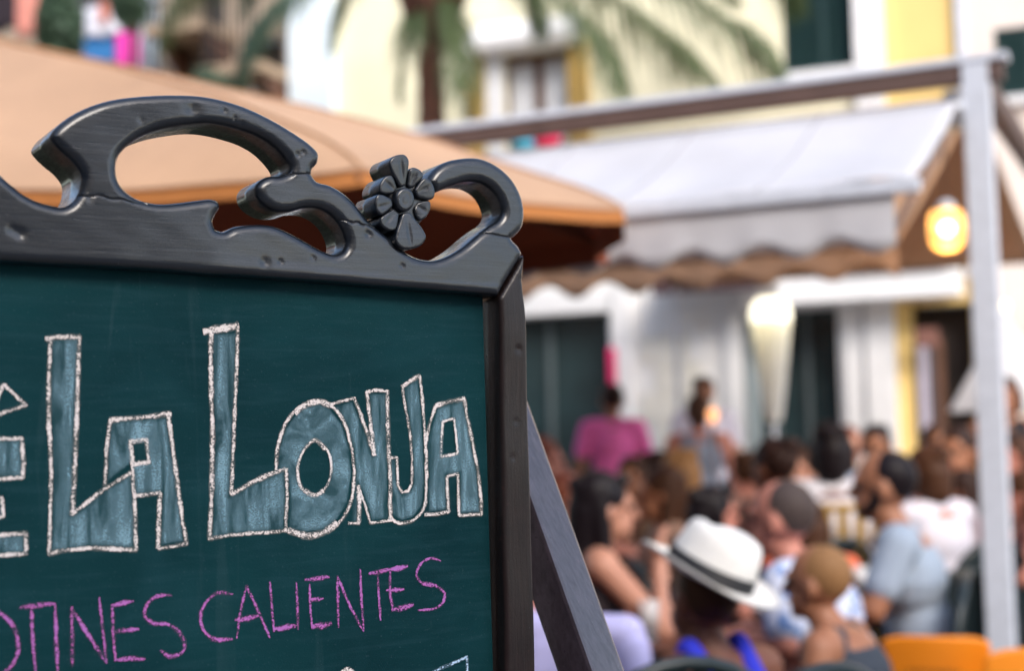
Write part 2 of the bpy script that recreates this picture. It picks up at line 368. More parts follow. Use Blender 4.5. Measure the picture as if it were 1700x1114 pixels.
crest_out = [(829,491,1),(813,489),(673,478),(529,466),(350,454),(240,446),(0,433),(-260,416,1),(-260,205,1),(-180,208),(-110,222),(-50,250),
 (0,286),(19,303),(41,320),(63,332),(85,339),(104,342),(120,336),(131,323),(137,306),(137,287),(124,267),(106,251),(92,236),(86,226),(92,213),(107,199),(132,183),(160,171),(189,163),(236,157),(292,155),(346,158),(404,173),
 (458,198),(494,220),(519,238),(532,253),(531,268),(522,280),(521,288,1),(529,299),(551,306),(571,317),(587,331),(602,349),(616,366),(634,381),(655,398),(673,414),(693,426),(720,431),(746,424),
 (772,409),(797,388),(815,374),(829,365),(837,352),(833,333),(822,315),(804,303),(783,300),(755,307),(727,318,1),(712,300,1),(722,283),(738,270),(763,262),(799,261),(828,273),(853,295),(869,324),(874,353),(870,378),(853,396,1),(864,408),(871,421,1)]
arch_hole = [(248,334),(226,326),(207,311),(198,295),(196,273),(201,256),(215,240),(237,225),(268,213),(314,205),(346,203),(372,206),(404,214),(429,223),(454,238),(474,258),(484,274),(482,284),(468,290),(449,291),(434,299),(427,311),(431,328),(444,341),(464,350),(486,350),
 (508,344),(530,345),(549,353),(563,366),(573,383),(578,403),(572,416),(558,421),(537,414),(512,400),(486,386),(458,374),(429,371),(393,375),(374,383),(361,380,1),(357,369),(361,356),(368,344),(366,334),(355,329),(330,331),(299,335),(270,337)]
cracks = [PX(c) for c in ([(131,323),(150,326),(165,324),(185,330),(205,331),(222,336),(240,335),(248,338)], [(462,289.5),(480,289),(505,288.5),(524,288)], [(563,364),(575,366),(585,370),(595,369),(603,374),(612,373),(626,379)], [(783,386),(797,386),(811,387),(830,391),(856,395)])]
dents = [(22,381,.004,.0012),(35,388,.004,.0014),(440,435,.004,.001),(520,427,.002,.0008),(466,434,.002,.001),(320,181,.006,.0012),(372,183,.002,.0009),(390,196,.002,.001),(402,205,.002,.001),(480,258,.003,.001),(495,256,.0025,.001),(503,252,.002,.001),(612,388,.003,.0012),(668,441,.002,.001),(855,280,.003,.001),(797,297,.002,.0008),(812,312,.002,.0008),(150,330,.003,.0007),(96,318,.003,.0008),(235,200,.002,.0006)]
dents = [(*bp(a, b), s, h) for a, b, s, h in dents]
ra, rb = bp(380, 425), bp(829, 470)     # the chamfered lower band of the rail
def crest_h(X, Y, d):
    z = np.zeros(len(X))
    for u, v, s, h in dents: z -= h*np.exp(-((X-u)**2+(Y-v)**2)/(s*s))
    line = ra[1] + (rb[1]-ra[1])*(X-ra[0])/(rb[0]-ra[0]) + .004*np.sin(X*14)
    below = np.clip((line - Y), 0, .05); g = np.clip((X-ra[0]+.05)/.12, 0, 1)
    z += g*below*.10
    for i, (fx, fy, am) in enumerate(((23, 31, .0003), (61, 47, .00015), (140, 120, .00008))):
        z += am*np.sin(X*fx+i*2+np.sin(Y*fy))*np.cos(Y*fy*1.3+i)
    return z
u_l = bp(90, 300)[0]; u_r = bp(860, 300)[0]
tf = lambda X, Y: np.interp(X, [u_l, u_l+.12, u_r], [.066, .05, .042])
me = relief('carved_crest', PX(crest_out), [PX(arch_hole)], CREST, 0, .04, .008, .0017, crest_h, tfun=tf, extra=cracks)
crest = bput(link('carved_crest', me))

# flower: petals, each its own block, in front of the crest
fl = lambda pts, w: [(*bp(560+x/3.98, 240+y/3.98, w),) for x, y in pts]
tips = [(-37, -294), (78, -205), (190, -100), (160, 95), (38, 325), (-150, 185), (-205, 62), (-152, -135)]
ang = [math.atan2(y, x) for x, y in tips]; petals = []
for i, (x, y) in enumerate(tips):
    R_ = math.hypot(x, y); a0 = ang[i]
    def half(j): 
        d_ = (ang[j % 8]-a0+PI) % (2*PI)-PI; return d_/2
    lo, hi = half(i-1)*.97, half(i+1)*.97
    pts_ = []
    for f, r_ in ((.60, 92), (.90, 96+(R_-96)*.25), (1.0, 96+(R_-96)*.55), (.92, 96+(R_-96)*.83), (.52, R_*.99), (.05, R_*1.01)):
        pts_.append((452+r_*math.cos(a0+hi*f)*.95, 360+r_*math.sin(a0+hi*f)))
    left = []
    for f, r_ in ((.60, 92), (.90, 96+(R_-96)*.25), (1.0, 96+(R_-96)*.55), (.92, 96+(R_-96)*.83), (.52, R_*.99)):
        left.append((452+r_*math.cos(a0+lo*f)*.95, 360+r_*math.sin(a0+lo*f)))
    petals.append((pts_+left[::-1], (.006, .003, .005, .002, .006, .003, .005, .003)[i], (.041, .03, .03, .03, .041, .042, .042, .036)[i]))
flower = bput(link('carved_flower', relief('carved_flower', fl([(330,260),(330,420),(300,500),(420,560),(500,560),(580,480),(610,400),(590,280),(520,230),(420,220)], -.002), [], CREST, -.002, .036, .004, .0018)))
for i, (p, w_, t_) in enumerate(petals):
    u0, v0 = bp(560+452/3.98, 240+360/3.98, w_); ut, vt = bp(560+(452+tips[i][0])/3.98, 240+(360+tips[i][1])/3.98, w_)
    def ph(X, Y, d, u0=u0, v0=v0, ut=ut, vt=vt):
        L_ = math.hypot(ut-u0, vt-v0); t_ = ((X-u0)*(ut-u0)+(Y-v0)*(vt-v0))/L_/L_; c_ = np.abs((X-u0)*(vt-v0)-(Y-v0)*(ut-u0))/L_
        return -.0022*np.clip(1-t_/.8, 0, 1) - .0006*np.exp(-(c_/.0018)**2)*np.clip((t_-.35)*3, 0, 1)*np.clip((1-t_)*4, 0, 1)
    o = link('petal', relief('petal', fl(p, w_), [], CREST, w_, t_, .002, .0012, ph, step=.001)); o.parent = flower
cen = [(452+64*math.cos(t), 360+80*math.sin(t)) for t in np.linspace(0, 2*PI, 16, False)]
o = link('flower_center', relief('flower_center', fl(cen, .008), [], CREST, .008, .016, .0035, .0012, lambda X, Y, d: -.0003*np.exp(-((d-.006)/.002)**2), step=.001)); o.parent = flower

# stile, right
zb = -(P0.z-.02)/math.cos(TH)
br = bp(840, 1114); bo = bp(890, 1114); tr_ = bp(829, 493); to = bp(874, 500)
def ext(a, b, v): t = (v-a[1])/(b[1]-a[1]); return (a[0]+(b[0]-a[0])*t, v)
ib = ext(tr_, br, zb); ob = ext(to, bo, zb)
so_ = [(*bp(830,494), 1), (*br,), (*ib, 1), (*ob, 1), (*bo,), (*bp(882,800),), (*bp(877,620),), (*bp(874,520),), (*bp(869,470),), (*bp(872,423), 1)]
def sh(X, Y, d):
    z = .0006*np.sin(Y*19)+.0004*np.sin(Y*43+X*30)
    for a, b, s, h in ((861,580,.003,.0012),(852,760,.002,.001),(858,700,.002,.001),(866,465,.0025,.001)):
        u, v = bp(a, b); z -= h*np.exp(-((X-u)**2+(Y-v)**2)/(s*s))
    return z
stile = bput(link('stile', relief('stile', so_, [], STILE, .0, .042, .0045, .0026, sh, step=.003)))
# off-frame left stile and lower rail close the frame
ul = bp(-260, 420)[0]
vb = zb + .22
m_ = MB(); m_.box(ul-.05, ul, zb, bp(-260, 205)[1], -.042, -.001); bput(m_.build('stile', STILE, None, .004))
m_ = MB(); m_.box(ul+.001, ext(tr_, br, vb)[0]-.001, vb, vb+.07, -.042, -.001); bput(m_.build('bottom_rail', STILE, None, .004))
# panel
REC = -.0185
pt = [bp(-300, 420, REC), bp(860, 470, REC)]
m_ = MB(); m_.box(ul-.002, ib[0]+.012, vb+.05, bp(829, 491)[1]+.012, REC-.004, REC); bput(m_.build('writing_panel', BOARD))
m_ = MB()
a, b = bp(0, 433), bp(829, 491)
for i in range(1):
    m_.bar((ul, b[1]+(b[1]-b[1]), REC+.002), (b[0]+.004, b[1], REC+.002), .004, .004, (0, 0, 1))
# ------------------------------------------------------------------ chalk lettering
def ribbon(mb_v, mb_f, uvs, pts, wd, w, taper=0, jit=.30, closed=False):
    n = len(pts); acc = 0; base = len(mb_v)
    P = np.array(pts); T = np.gradient(P, axis=0); T /= np.linalg.norm(T, axis=1)[:, None]+1e-9; N = np.stack([-T[:, 1], T[:, 0]], 1)
    off = random.uniform(0, 100)
    for i in range(n):
        j = 1+jit*noise.noise(Vector((P[i, 0]*260+off, P[i, 1]*260, 0)))+jit*noise.noise(Vector((P[i, 0]*60, P[i, 1]*60+off, 3)))
        e = min(i, n-1-i)/max(1, min(8, n/3)); k = (.55+.45*min(1, e)) if taper else 1
        h = wd/2*j*k; wob = .12*wd*noise.noise(Vector((P[i, 0]*120, P[i, 1]*120+off, 7)))
        for s in (-1, 1):
            q = P[i]+N[i]*(s*h+wob); mb_v.append((q[0], q[1], w)); uvs.append((i*.01, s))
    for i in range(n-1): a = base+2*i; mb_f.append((a, a+2, a+3, a+1))
def letter(strokes, fills=(), mat_=CHALK, fmat=FILL, wpx=8, lvl=0):
    """strokes: (points, width px, smooth); fills: (outer, holes)"""
    V = []; F = []; U = []; MI = []
    for outer, holes in fills:
        w_ = REC+.0004+lvl
        loops = [spline([(*bp(x, y, w_), 1) for x, y in outer], .004)] + [spline([(*bp(x, y, w_), 1) for x, y in h], .004) for h in holes]
        VV = []; EE = []
        for L in loops:
            b = len(VV); VV += [Vector(v) for v in L]; EE += [(b+i, b+(i+1) % len(L)) for i in range(len(L))]
        a = np.array(loops[0]); x0, y0 = a.min(0); x1, y1 = a.max(0)
        gx, gy = np.meshgrid(np.arange(x0, x1, .0022), np.arange(y0, y1, .0022)); gx = gx.ravel(); gy = gy.ravel()
        k = inside(loops, gx, gy); gx = gx[k]; gy = gy[k]; d = segdist(loops, gx, gy); k = d > .0012
        VV += [Vector((x, y)) for x, y in zip(gx[k], gy[k])]
        co, _, fa, *_r = delaunay_2d_cdt(VV, EE, [], 0, 1e-7); co = np.array([tuple(c) for c in co]); fa = np.array([f for f in fa if len(f) == 3])
        c = co[fa].mean(1); fa = fa[inside(loops, c[:, 0], c[:, 1])]; d = segdist(loops, co[:, 0], co[:, 1])
        b = len(V)
        for (x, y), dd in zip(co, d):
            V.append((x, y, w_)); U.append((min(1, .25+dd/.004), 0))
        F += [tuple(int(i)+b for i in f) for f in fa]; MI += [1]*len(fa)
    k0 = len(F); li = 0
    for st in strokes:
        pts, wd, smooth = st; li += 1
        w_ = REC+.0007+lvl+li*.00004
        q = [bp(x, y, w_) for x, y in pts]
        q = spline(q if smooth else [(*p, 1) for p in q], .0011, False)
        ribbon(V, F, U, q, wd*.00052, w_, taper=(mat_ is not CHALK))
    MI += [0]*(len(F)-k0)
    me = bpy.data.meshes.new('chalk_letter'); me.from_pydata(V, [], F); me.materials.append(mat_); me.materials.append(fmat)
    me.polygons.foreach_set('material_index', MI); uv = me.uv_layers.new(name='UVMap'); 
    idx = np.zeros(len(me.loops), int); me.loops.foreach_get('vertex_index', idx); uv.data.foreach_set('uv', np.array(U)[idx].ravel())
    me.update(); return bput(link('chalk_letter', me))
W = 7.5
letter([([(-15,690),(6,638),(43,673),(-15,692)], W, 0), ([(-60,731),(36,728),(39,762),(38,793),(-15,797),(-15,826),(3,826),(6,858),(-15,862),(-15,890),(43,886),(43,920),(-60,926)], W, 0)],
       [([(-55,733),(33,731),(36,790),(-17,794),(-55,794)], []), ([(-55,890),(40,888),(40,917),(-55,922)], []), ([(-15,828),(2,828),(4,856),(-15,860)], [])])
Lh = [([(75,562),(100,560),(134,559)], 10, 0), ([(84,562),(82,600),(81,692),(85,783),(83,875),(81,921)], W, 0), ([(132,558),(130,600),(127,707),(124,783),(120,856)], W+1, 0), ([(120,855),(145,834),(171,814),(220,783)], W, 0), ([(80,920),(110,914),(153,910),(190,912),(228,914)], W+1, 0), ([(220,783),(224,844),(226,914)], W, 0)]
letter(Lh, [([(87,564),(129,563),(126,640),(124,707),(121,783),(116,857),(123,858),(171,818),(217,788),(221,844),(223,909),(150,906),(86,915),(88,860),(89,783),(85,692)], [])])
letter([([(182,697),(230,694),(285,687)], 10, 0), ([(183,696),(177,746),(174,808)], W, 0), ([(279,692),(286,735),(293,789),(301,850),(309,903)], W+1, 0), ([(262,911),(285,908),(312,902)], W, 0), ([(266,818),(264,860),(263,911)], W+2, 0), ([(224,824),(245,821),(267,818)], W, 0), ([(214,734),(243,730),(247,768),(220,771),(217,735)], W+1, 0), ([(218,765),(221,785)], 5, 0)],
       [([(186,700),(276,695),(290,789),(304,899),(268,905),(270,817),(226,820),(223,783),(216,770),(180,798),(181,746)], [[(218,738),(242,735),(244,766),(221,768)]])], lvl=.0001)
letter([([(337,550),(365,546),(397,541)], 15, 0), ([(350,551),(350,625),(353,730),(351,835),(348,896)], W+2, 0), ([(395,538),(393,607),(388,730),(384,823)], W, 0), ([(384,822),(417,802),(445,789),(474,779)], W+2, 0), ([(346,895),(380,889),(417,886),(476,882)], W, 0), ([(475,778),(477,821),(474,884)], W, 0)],
       [([(354,555),(391,553),(389,620),(385,730),(380,826),(417,806),(471,783),(473,821),(470,879),(417,883),(353,891),(356,835),(358,730),(355,625)], [])])
oo = [(458.5,781),(461,744),(470,712.6),(484,688),(505,672),(530,665),(550.6,674),(571.6,702),(584,744),(588,786),(582,835),(565,866),(540,884),(508.6,889),(477,882)]
oi = [(521,730),(505,747),(495,772),(496,797),(505,816),(521,823),(537,814),(548,793),(550,768),(542,746),(526,732)]
letter([(oo[:9], W, 1), (oo[8:], W, 1), ([(490,687),(507,673),(530,667),(550,674)], 12, 1), ([(478,880),(508,890),(540,883),(560,868)], 13, 1), (oi+[oi[0]], 6, 1), ([(516,733),(526,732),(540,746)], 9, 1), ([(505,814),(521,823),(537,815)], 10, 1)],
       [([(463,778),(465,744),(474,714),(488,692),(506,677),(529,670),(547,679),(567,705),(579,744),(583,786),(577,833),(561,861),(538,879),(508,883),(480,877),(482,821),(478,783)], [oi])], fmat=FILLR, lvl=.0001)
letter([([(543,673),(565,667),(589,661)], W-1, 0), ([(588,660),(603,700),(613,730),(621,757)], W+1, 0), ([(621,757),(618,726),(614,694),(609,650)], W+2, 0), ([(608,651),(625,648),(644,650)], W, 0), ([(643,648),(644,707),(646,759),(648,805),(648,866)], W+2, 0), ([(614,869),(630,867),(650,864)], W-1, 0), ([(594,806),(600,821),(608,845),(615,869)], W-1, 0), ([(595,806),(597,842),(595,870)], W+2, 0), ([(578,869),(597,870)], W-1, 0)],
       [([(552,677),(584,667),(600,704),(617,756),(622,757),(616,694),(613,654),(640,654),(641,707),(643,805),(644,861),(618,864),(604,820),(594,800),(592,866),(583,866),(587,830),(592,786),(588,744),(575,702)], [])], lvl=.0002)
jo = [(697,624),(700,650),(702.7,681),(706.7,740),(708,802),(704,842),(689,862),(668,869),(652,863),(647,845),(648,820)]
letter([([(666,642),(680,634),(698,623)], W+2, 0), (jo, W, 1), ([(668,642),(674,681),(681,721),(684,761),(684,802),(678,815),(668,818),(661,806),(660,785),(659,760),(644,760)], W-1, 0)],
       [([(671,645),(693,629),(699,681),(702,740),(704,802),(700,840),(686,858),(668,864),(655,858),(650,845),(650,764),(656,764),(657,797),(664,818),(668,822),(682,816),(688,802),(687,761),(684,721),(678,681)], [])], lvl=.0003)
letter([([(707,732),(714,702),(723,674)], W, 0), ([(723,674),(745,667),(772,662)], W+2, 0), ([(770,660),(776,694),(783,729),(794,783),(799,829),(799,856)], W+1, 0), ([(762,857),(780,855),(800,854)], W, 0), ([(760,788),(761,822),(762,857)], W+1, 0), ([(742,792),(750,789),(761,788)], W, 0), ([(742,790),(743,820),(745,851)], W+1, 0), ([(705,855),(725,854),(746,850)], W, 0), ([(735,700),(754,695),(760,753),(732,759),(735,700)], W-1, 0)],
       [([(710,735),(726,678),(768,666),(780,729),(790,783),(795,829),(796,850),(765,852),(764,785),(739,788),(741,846),(712,850),(710,800),(709,760)], [[(737,702),(752,698),(757,751),(735,755)]])], lvl=.0004)
def pl(*st, m=PINK): letter([(p, w_, s) for p, w_, s in st], (), m)
pl(([(-30,1022),(-12,1014),(2,1020),(19,1036),(29,1060),(28,1088),(14,1112),(-9,1126),(-30,1128)], 8, 1))
pl(([(31,1010),(60,1006),(92,1003)], 10, 0), ([(52,1008),(55,1069),(59,1120)], 7, 0))
pl(([(92,1004),(93,1055),(96,1120)], 7.5, 0))
pl(([(119,1008),(120,1060),(120,1108)], 7, 0), ([(118,1010),(141,1046),(177,1102)], 7, 0), ([(177,1102),(170,1041),(165,992)], 6, 0))
pl(([(186,1004),(188,1055),(192,1097)], 7, 0), ([(186,1007),(205,1001),(222,999)], 10, 0), ([(188,1049),(210,1047),(231,1045)], 9, 0), ([(190,1097),(215,1094),(241,1095)], 9, 0))
pl(([(285,989),(263,990),(245,1003),(240,1021),(254,1035),(277,1037),(298,1051),(306,1071),(301,1085),(282,1090),(266,1080)], 8, 1))
pl(([(387,987),(362,985),(342,1000),(333,1024),(338,1046),(353,1060),(387,1062)], 7, 1), ([(340,1050),(355,1062),(386,1062)], 9, 1))
pl(([(409,972),(400,1013),(393,1061)], 6, 0), ([(409,972),(424,1004),(448,1060)], 6.5, 0), ([(390,1030),(410,1027),(431,1022)], 12, 0))
pl(([(448,966),(451,1004),(455,1050)], 6, 0), ([(454,1046),(475,1042),(492,1040)], 12, 0))
pl(([(492,967),(494,1010),(495,1046)], 6, 0))
pl(([(514,970),(515,1005),(518,1043)], 6, 0), ([(506,963),(526,961),(547,958)], 9, 0), ([(515,997),(537,994)], 10, 0), ([(517,1041),(535,1039),(551,1035)], 13, 0))
pl(([(560,956),(561,1000),(562,1043)], 6.5, 0), ([(560,957),(581,1007),(604,1049)], 6.5, 0), ([(604,1049),(600,994),(598,945)], 6, 0))
pl(([(612,953),(630,950),(650,945)], 10, 0), ([(627,953),(629,990),(632,1031)], 7, 0))
pl(([(648,946),(647,980),(652,1014)], 7, 0), ([(648,947),(662,944),(677,940)], 11, 0), ([(641,981),(656,980),(671,979)], 9, 0), ([(650,1014),(668,1010),(687,1004)], 12, 0))
pl(([(732,932),(715,927),(697,939),(692,956),(701,969),(724,973),(738,987),(734,1003),(717,1012),(693,1014)], 6.5, 1), ([(700,969),(724,973)], 9, 1))
pl(([(700,1128),(725,1113),(775,1092),(777,1130)], 7, 0), m=BLUEC)
letter([([(565,1120),(578,1112),(590,1120)], 9, 1)], ())
# rear support legs
P1 = at(873, 655, 1.53); P2 = at(1038, 1114, 1.47)
ax = (P2-P1).normalized(); end = P1 + ax*((0-P1.z)/ax.z)
camd = (EYE-P1).normalized(); upr = (Vector((1, 0, 0)) - ax*ax.x).normalized()
n1 = (camd*.62 + upr*.80); n1 = (n1-ax*n1.dot(ax)).normalized(); w1 = ax.cross(n1).normalized()
if w1.x > 0: w1 = -w1
m_ = MB(); A = [P1, P1+w1*.055, P1+w1*.055-n1*.042, P1-n1*.042]; L_ = end-P1
vs = [p-sign_base for p in A]+[p+L_-sign_base for p in A]
vs = [Vector(v) for v in vs]
for i in (4, 5, 6, 7): vs[i] = vs[i] - ax*(vs[i].z/ax.z)
m_.add(vs, [(0,1,2,3),(7,6,5,4),(0,4,5,1),(1,5,6,2),(2,6,7,3),(3,7,4,0)]); m_.build('rear_leg', LEGP, sign, .004)
m_ = MB(); q = P0 + EX*(ul-.02) - EN*.05; q = q-sign_base; q.z = 1.55; e = q + NB*.45; e.z = 0
m_.bar(q, e, .05, .04); m_.build('rear_leg', LEGP, sign, .004)

# ------------------------------------------------------------------ setting
GR = mat('paving', (.20, .18, .165), .8, .25, 1.2, .004, 14)
m_ = MB(); n_ = 24
for i in range(n_):
    for j in range(n_):
        x = -60+120*i/n_; y = -50+120*j/n_
        m_.add([(x, y, 0), (x+5, y, 0), (x+5, y+5, 0), (x, y+5, 0)], [(0, 1, 2, 3)])
tag(m_.build('pavement', GR), kind='structure')

# facade frame: local x along the front to the right, local y away, z up
pA = at(805, 92, 16.0); pB = atz(972, 70, pA.z)
FD = (pB-pA); FD.z = 0; FD.normalize(); FA = math.atan2(FD.y, FD.x); FN = Vector((-FD.y, FD.x, 0)); F0 = Vector((pA.x, pA.y, 0))
print('FACADE', math.degrees(FA), F0)
def fx(px, py, n=0.0):
    q = F0 + FN*n; r = ray(px, py); k = (q-EYE).dot(FN)/r.dot(FN); p = EYE+r*k-F0
    return p.dot(FD), p.z
def sx(px, py=300): return fx(px, py)[0]
def sz(px, py): return fx(px, py)[1]
CREAM = mat('cream_render', (.82, .78, .57), .85, .12, 1.3, .004, 30)
WHITE = mat('white_stone', (.86, .86, .86), .8, .05, 3, .003, 25)
WTRIM = mat('white_trim', (.82, .83, .85), .7, .04, 5)
YEL = mat('ochre_render', (.80, .58, .22), .85, .06, 2, .003, 30)
PALE = mat('pale_rose_render', (.76, .68, .62), .85, .06, 2, .003, 30)
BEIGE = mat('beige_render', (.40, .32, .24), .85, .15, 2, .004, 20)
BLUEW = mat('pale_blue_render', (.72, .82, .88), .8, .08, 6)
GREENS = mat('dark_green_louvre', (.008, .035, .035), .55, .2, 10)
GOLD = mat('gold_shutter_paint', (.58, .40, .13), .6, .15, 10)
GLASSD = mat('dark_shop_glass', (.02, .04, .045), .12, .4, 1.5, spec=.6)
CURT = mat('white_curtain', (.86, .88, .92), .8, .06, 20, transl=.2)
BRN = mat('brown_timber', (.13, .06, .035), .6, .25, 12)
DKR = mat('dark_interior', (.03, .022, .02), .8, .4, 3)
def wall(name, s0, s1, z0, z1, holes, m, parent, front=0.0, depth=.25):
    xs = sorted({s0, s1, *[min(max(v, s0), s1) for h in holes for v in h[:2]]}); zs = sorted({z0, z1, *[min(max(v, z0), z1) for h in holes for v in h[2:4]]})
    mb = MB()
    def hole(x, z): return any(h[0] < x < h[1] and h[2] < z < h[3] for h in holes)
    for i in range(len(xs)-1):
        for j in range(len(zs)-1):
            if not hole((xs[i]+xs[i+1])/2, (zs[j]+zs[j+1])/2):
                a, b, c, d = xs[i], xs[i+1], zs[j], zs[j+1]
                mb.add([(a, front, c), (b, front, c), (b, front, d), (a, front, d)], [(0, 1, 2, 3)])
                mb.add([(a, front+depth, c), (b, front+depth, c), (b, front+depth, d), (a, front+depth, d)], [(3, 2, 1, 0)])
    for h in holes:
        a, b, c, d = max(h[0], s0), min(h[1], s1), max(h[2], z0), min(h[3], z1); f, g = front, front+depth
        mb.add([(a, f, c), (a, g, c), (a, g, d), (a, f, d)], [(0, 3, 2, 1)]); mb.add([(b, f, c), (b, g, c), (b, g, d), (b, f, d)], [(0, 1, 2, 3)])
        mb.add([(a, f, d), (b, f, d), (b, g, d), (a, g, d)], [(0, 1, 2, 3)]); mb.add([(a, f, c), (b, f, c), (b, g, c), (a, g, c)], [(3, 2, 1, 0)])
    f, g = front, front+depth
    mb.add([(s0, f, z0), (s0, f, z1), (s0, g, z1), (s0, g, z0)], [(0, 1, 2, 3)]); mb.add([(s1, f, z0), (s1, f, z1), (s1, g, z1), (s1, g, z0)], [(3, 2, 1, 0)])
    mb.add([(s0, f, z1), (s1, f, z1), (s1, g, z1), (s0, g, z1)], [(0, 1, 2, 3)])
    return mb.build(name, m, parent)
def fbox(name, px0, px1, py0, py1, y0, y1, m, parent, pyref=None):
    pr = pyref if pyref is not None else (py0+py1)/2
    s0 = fx(px0, pr)[0]; s1 = fx(px1, pr)[0]; pc = (px0+px1)/2
    z1 = fx(pc, py0)[1]; z0 = fx(pc, py1)[1]
    return MB().box(s0, s1, y0, y1, z0, z1).build(name, m, parent), (s0, s1, z0, z1)
def rect(px0, px1, py0, py1):
    pr = (py0+py1)/2; pc = (px0+px1)/2
    return (sx(px0, pr), sx(px1, pr), sz(pc, py1), sz(pc, py0))
TOP = 11.0; ZG = 3.45

house = empty('cream_townhouse', F0, FA, 'cream upper-floor house with gold shutters above a white ground-floor shopfront', 'house')
sL, sR = sx(560, 100), sx(1440, 200)
d1 = rect(790, 1021, 522, 1300); d1 = (sx(700, 700), d1[1], .02, d1[3]); d2 = rect(1236, 1404, 512, 1300); d2 = (d2[0], d2[1], .02, d2[3])
w1_ = rect(838, 945, 86, 260); g1 = rect(1298, 1432, -140, 118)
wall('ground_floor_wall', sL, sR, 0, ZG, [d1, d2], WHITE, house)
wall('upper_wall', sL, sR, ZG, TOP, [w1_, g1], CREAM, house)
MB().box(sL, sR, -.09, .0, ZG-.12, ZG+.04).build('string_course', WTRIM, house)
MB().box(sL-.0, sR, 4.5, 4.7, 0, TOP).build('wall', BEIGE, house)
# stone blocks round the shop openings
bm0 = None; zz = [.35+.31*i for i in range(8)]
for k_, z in enumerate(zz):
    x = d1[1]+.34 + (.16 if k_ % 2 else 0); lim = d2[0]-.30
    while x < lim-.15:
        wd = min(random.uniform(.40, .58), lim-x)
        o_ = MB().box(x+.006, x+wd-.006, -.02-random.uniform(0, .008), .001, z+.006, z+.304).build('stone_block', WHITE if random.random() < .5 else mat('warm_stone', (.78, .76, .70), .85, .08, 4, .004, 20), house)
        x += wd
for nm, px0, px1 in (('door_surround', 1021, 1050), ('door_surround', 1208, 1236), ('door_surround', 1405, 1436)):
    fbox(nm, px0, px1, 470, 1300, -.06, .0, WTRIM, house, 640)
MB().box(d1[0], d1[1], -.062, -.002, d1[3], d1[3]+.22).build('lintel', WTRIM, house)
for h, lab in ((d1, 'a'), (d2, 'b')):
    dd = MB().box(h[0], h[1], .26, .28, h[2], h[3]).build('shop_window', GLASSD, house)
    for t in (0, .33, .66, 1):
        xx = h[0]+(h[1]-h[0])*t; MB().box(max(xx-.025, h[0]), min(xx+.025, h[1]), .2, .255, h[2], h[3]).build('mullion', mat('grey_frame', (.10, .13, .14), .5), house)
    MB().box(h[0], h[1], .2, .253, .9, .96).build('transom', mat('grey_frame', (.1, .1, .1)), house)
# curtain gathered in the right-hand doorway
def curtain(s0, s1, z0, z1, y, m, parent, name='curtain', n=18, amp=.03):
    mb = MB(); xs = np.linspace(s0, s1, n*4+1); vs = []; fs = []
    for z in (z0, z1):
        for x in xs: vs.append((x, y+amp*math.sin((x-s0)/(s1-s0)*n*PI), z))
    k = len(xs)
    for i in range(k-1): fs.append((i, i+1, k+i+1, k+i))
    mb.add(vs, fs, 0, True); return mb.build(name, m, parent)
cr_ = rect(1237, 1262, 512, 1000); curtain(cr_[0], cr_[1], .1, d2[3], .14, mat('grey_curtain', (.42, .50, .54), .8), house, n=5)
# upper window
wf = MB()
a, b, c, d = w1_
for t0, t1 in ((0, .04), (.44, .56), (.95, 1)): wf.box(a+(b-a)*t0, a+(b-a)*t1, .08, .16, c, d)
wf.box(a, b, .075, .155, d-.09, d-.001); wf.box(a, b, .075, .155, c, c+.06)
wfo = wf.build('window_frame', BRN, house)
for t0, t1 in ((.05, .43), (.57, .94)):
    p_ = MB().box(a+(b-a)*t0, a+(b-a)*t1, .13, .14, c+.06, d-.09).build('pane', GLASSD, wfo)
    curtain(a+(b-a)*t0+.01, a+(b-a)*t1-.01, c+.07, d-.10, .10, CURT, wfo, n=8, amp=.012)
fbox('window_surround', 809, 837, 88, 255, -.05, 0, WTRIM, house)
def shutter(px0, px1, py0, py1, m, parent, cols=1, n=26, y=-.05):
    r_ = rect(px0, px1, py0, py1); a, b, c, d = r_
    s_ = MB(); e = .05; w_ = (b-a)/cols
    for i in range(cols+1):
        xx = a+w_*i; s_.box(max(a, xx-e/2), min(b, xx+e/2), y-.02, y+.025, c, d)
    s_.box(a, b, y-.018, y+.023, d-e, d+.002); s_.box(a, b, y-.018, y+.023, c-.002, c+e)
    so_ = s_.build('shutter', m, parent)
    me = MB().box(0, w_-e-.004, -.004, .004, -.028, .028, M=Matrix.Rotation(-.7, 4, 'X')).mesh('slat', m)
    for i in range(cols):
        for k in range(n):
            o = link('slat', me, so_); o.location = (a+w_*i+e/2+.002, y, c+e+(d-c-2*e)*(k+.5)/n)
    MB().box(a+.01, b-.01, y+.03, y+.035, c, d).build('backing', m, so_)
    return so_
shutter(777, 809, 92, 255, GOLD, house); shutter(946, 981, 68, 240, GOLD, house)
shutter(1298, 1432, -140, 118, GREENS, house, 2, 34, y=.03)
fbox('window_sill', 1290, 1432, 118, 134, -.10, 0, WTRIM, house)
fbox('window_surround', 1433, 1452, -160, 118, -.07, 0, WTRIM, house, 60)
a_, b_, c_, d_ = rect(789, 971, 32, 86)
MB().add([(a_, -.05, c_), (b_, -.05, c_), (b_, 0, c_), (a_, 0, c_), (a_, -.30, c_+.02), (b_, -.30, c_+.02), (a_, -.02, d_), (b_, -.02, d_), (a_, -.32, c_+.12), (b_, -.32, c_+.12)],
          [(0,1,5,4),(4,5,9,8),(8,9,7,6),(0,4,8,6),(1,7,9,5),(0,3,2,1)]).build('window_hood', mat('white_canvas', (.84, .84, .86), .8, .03, transl=.2), house)

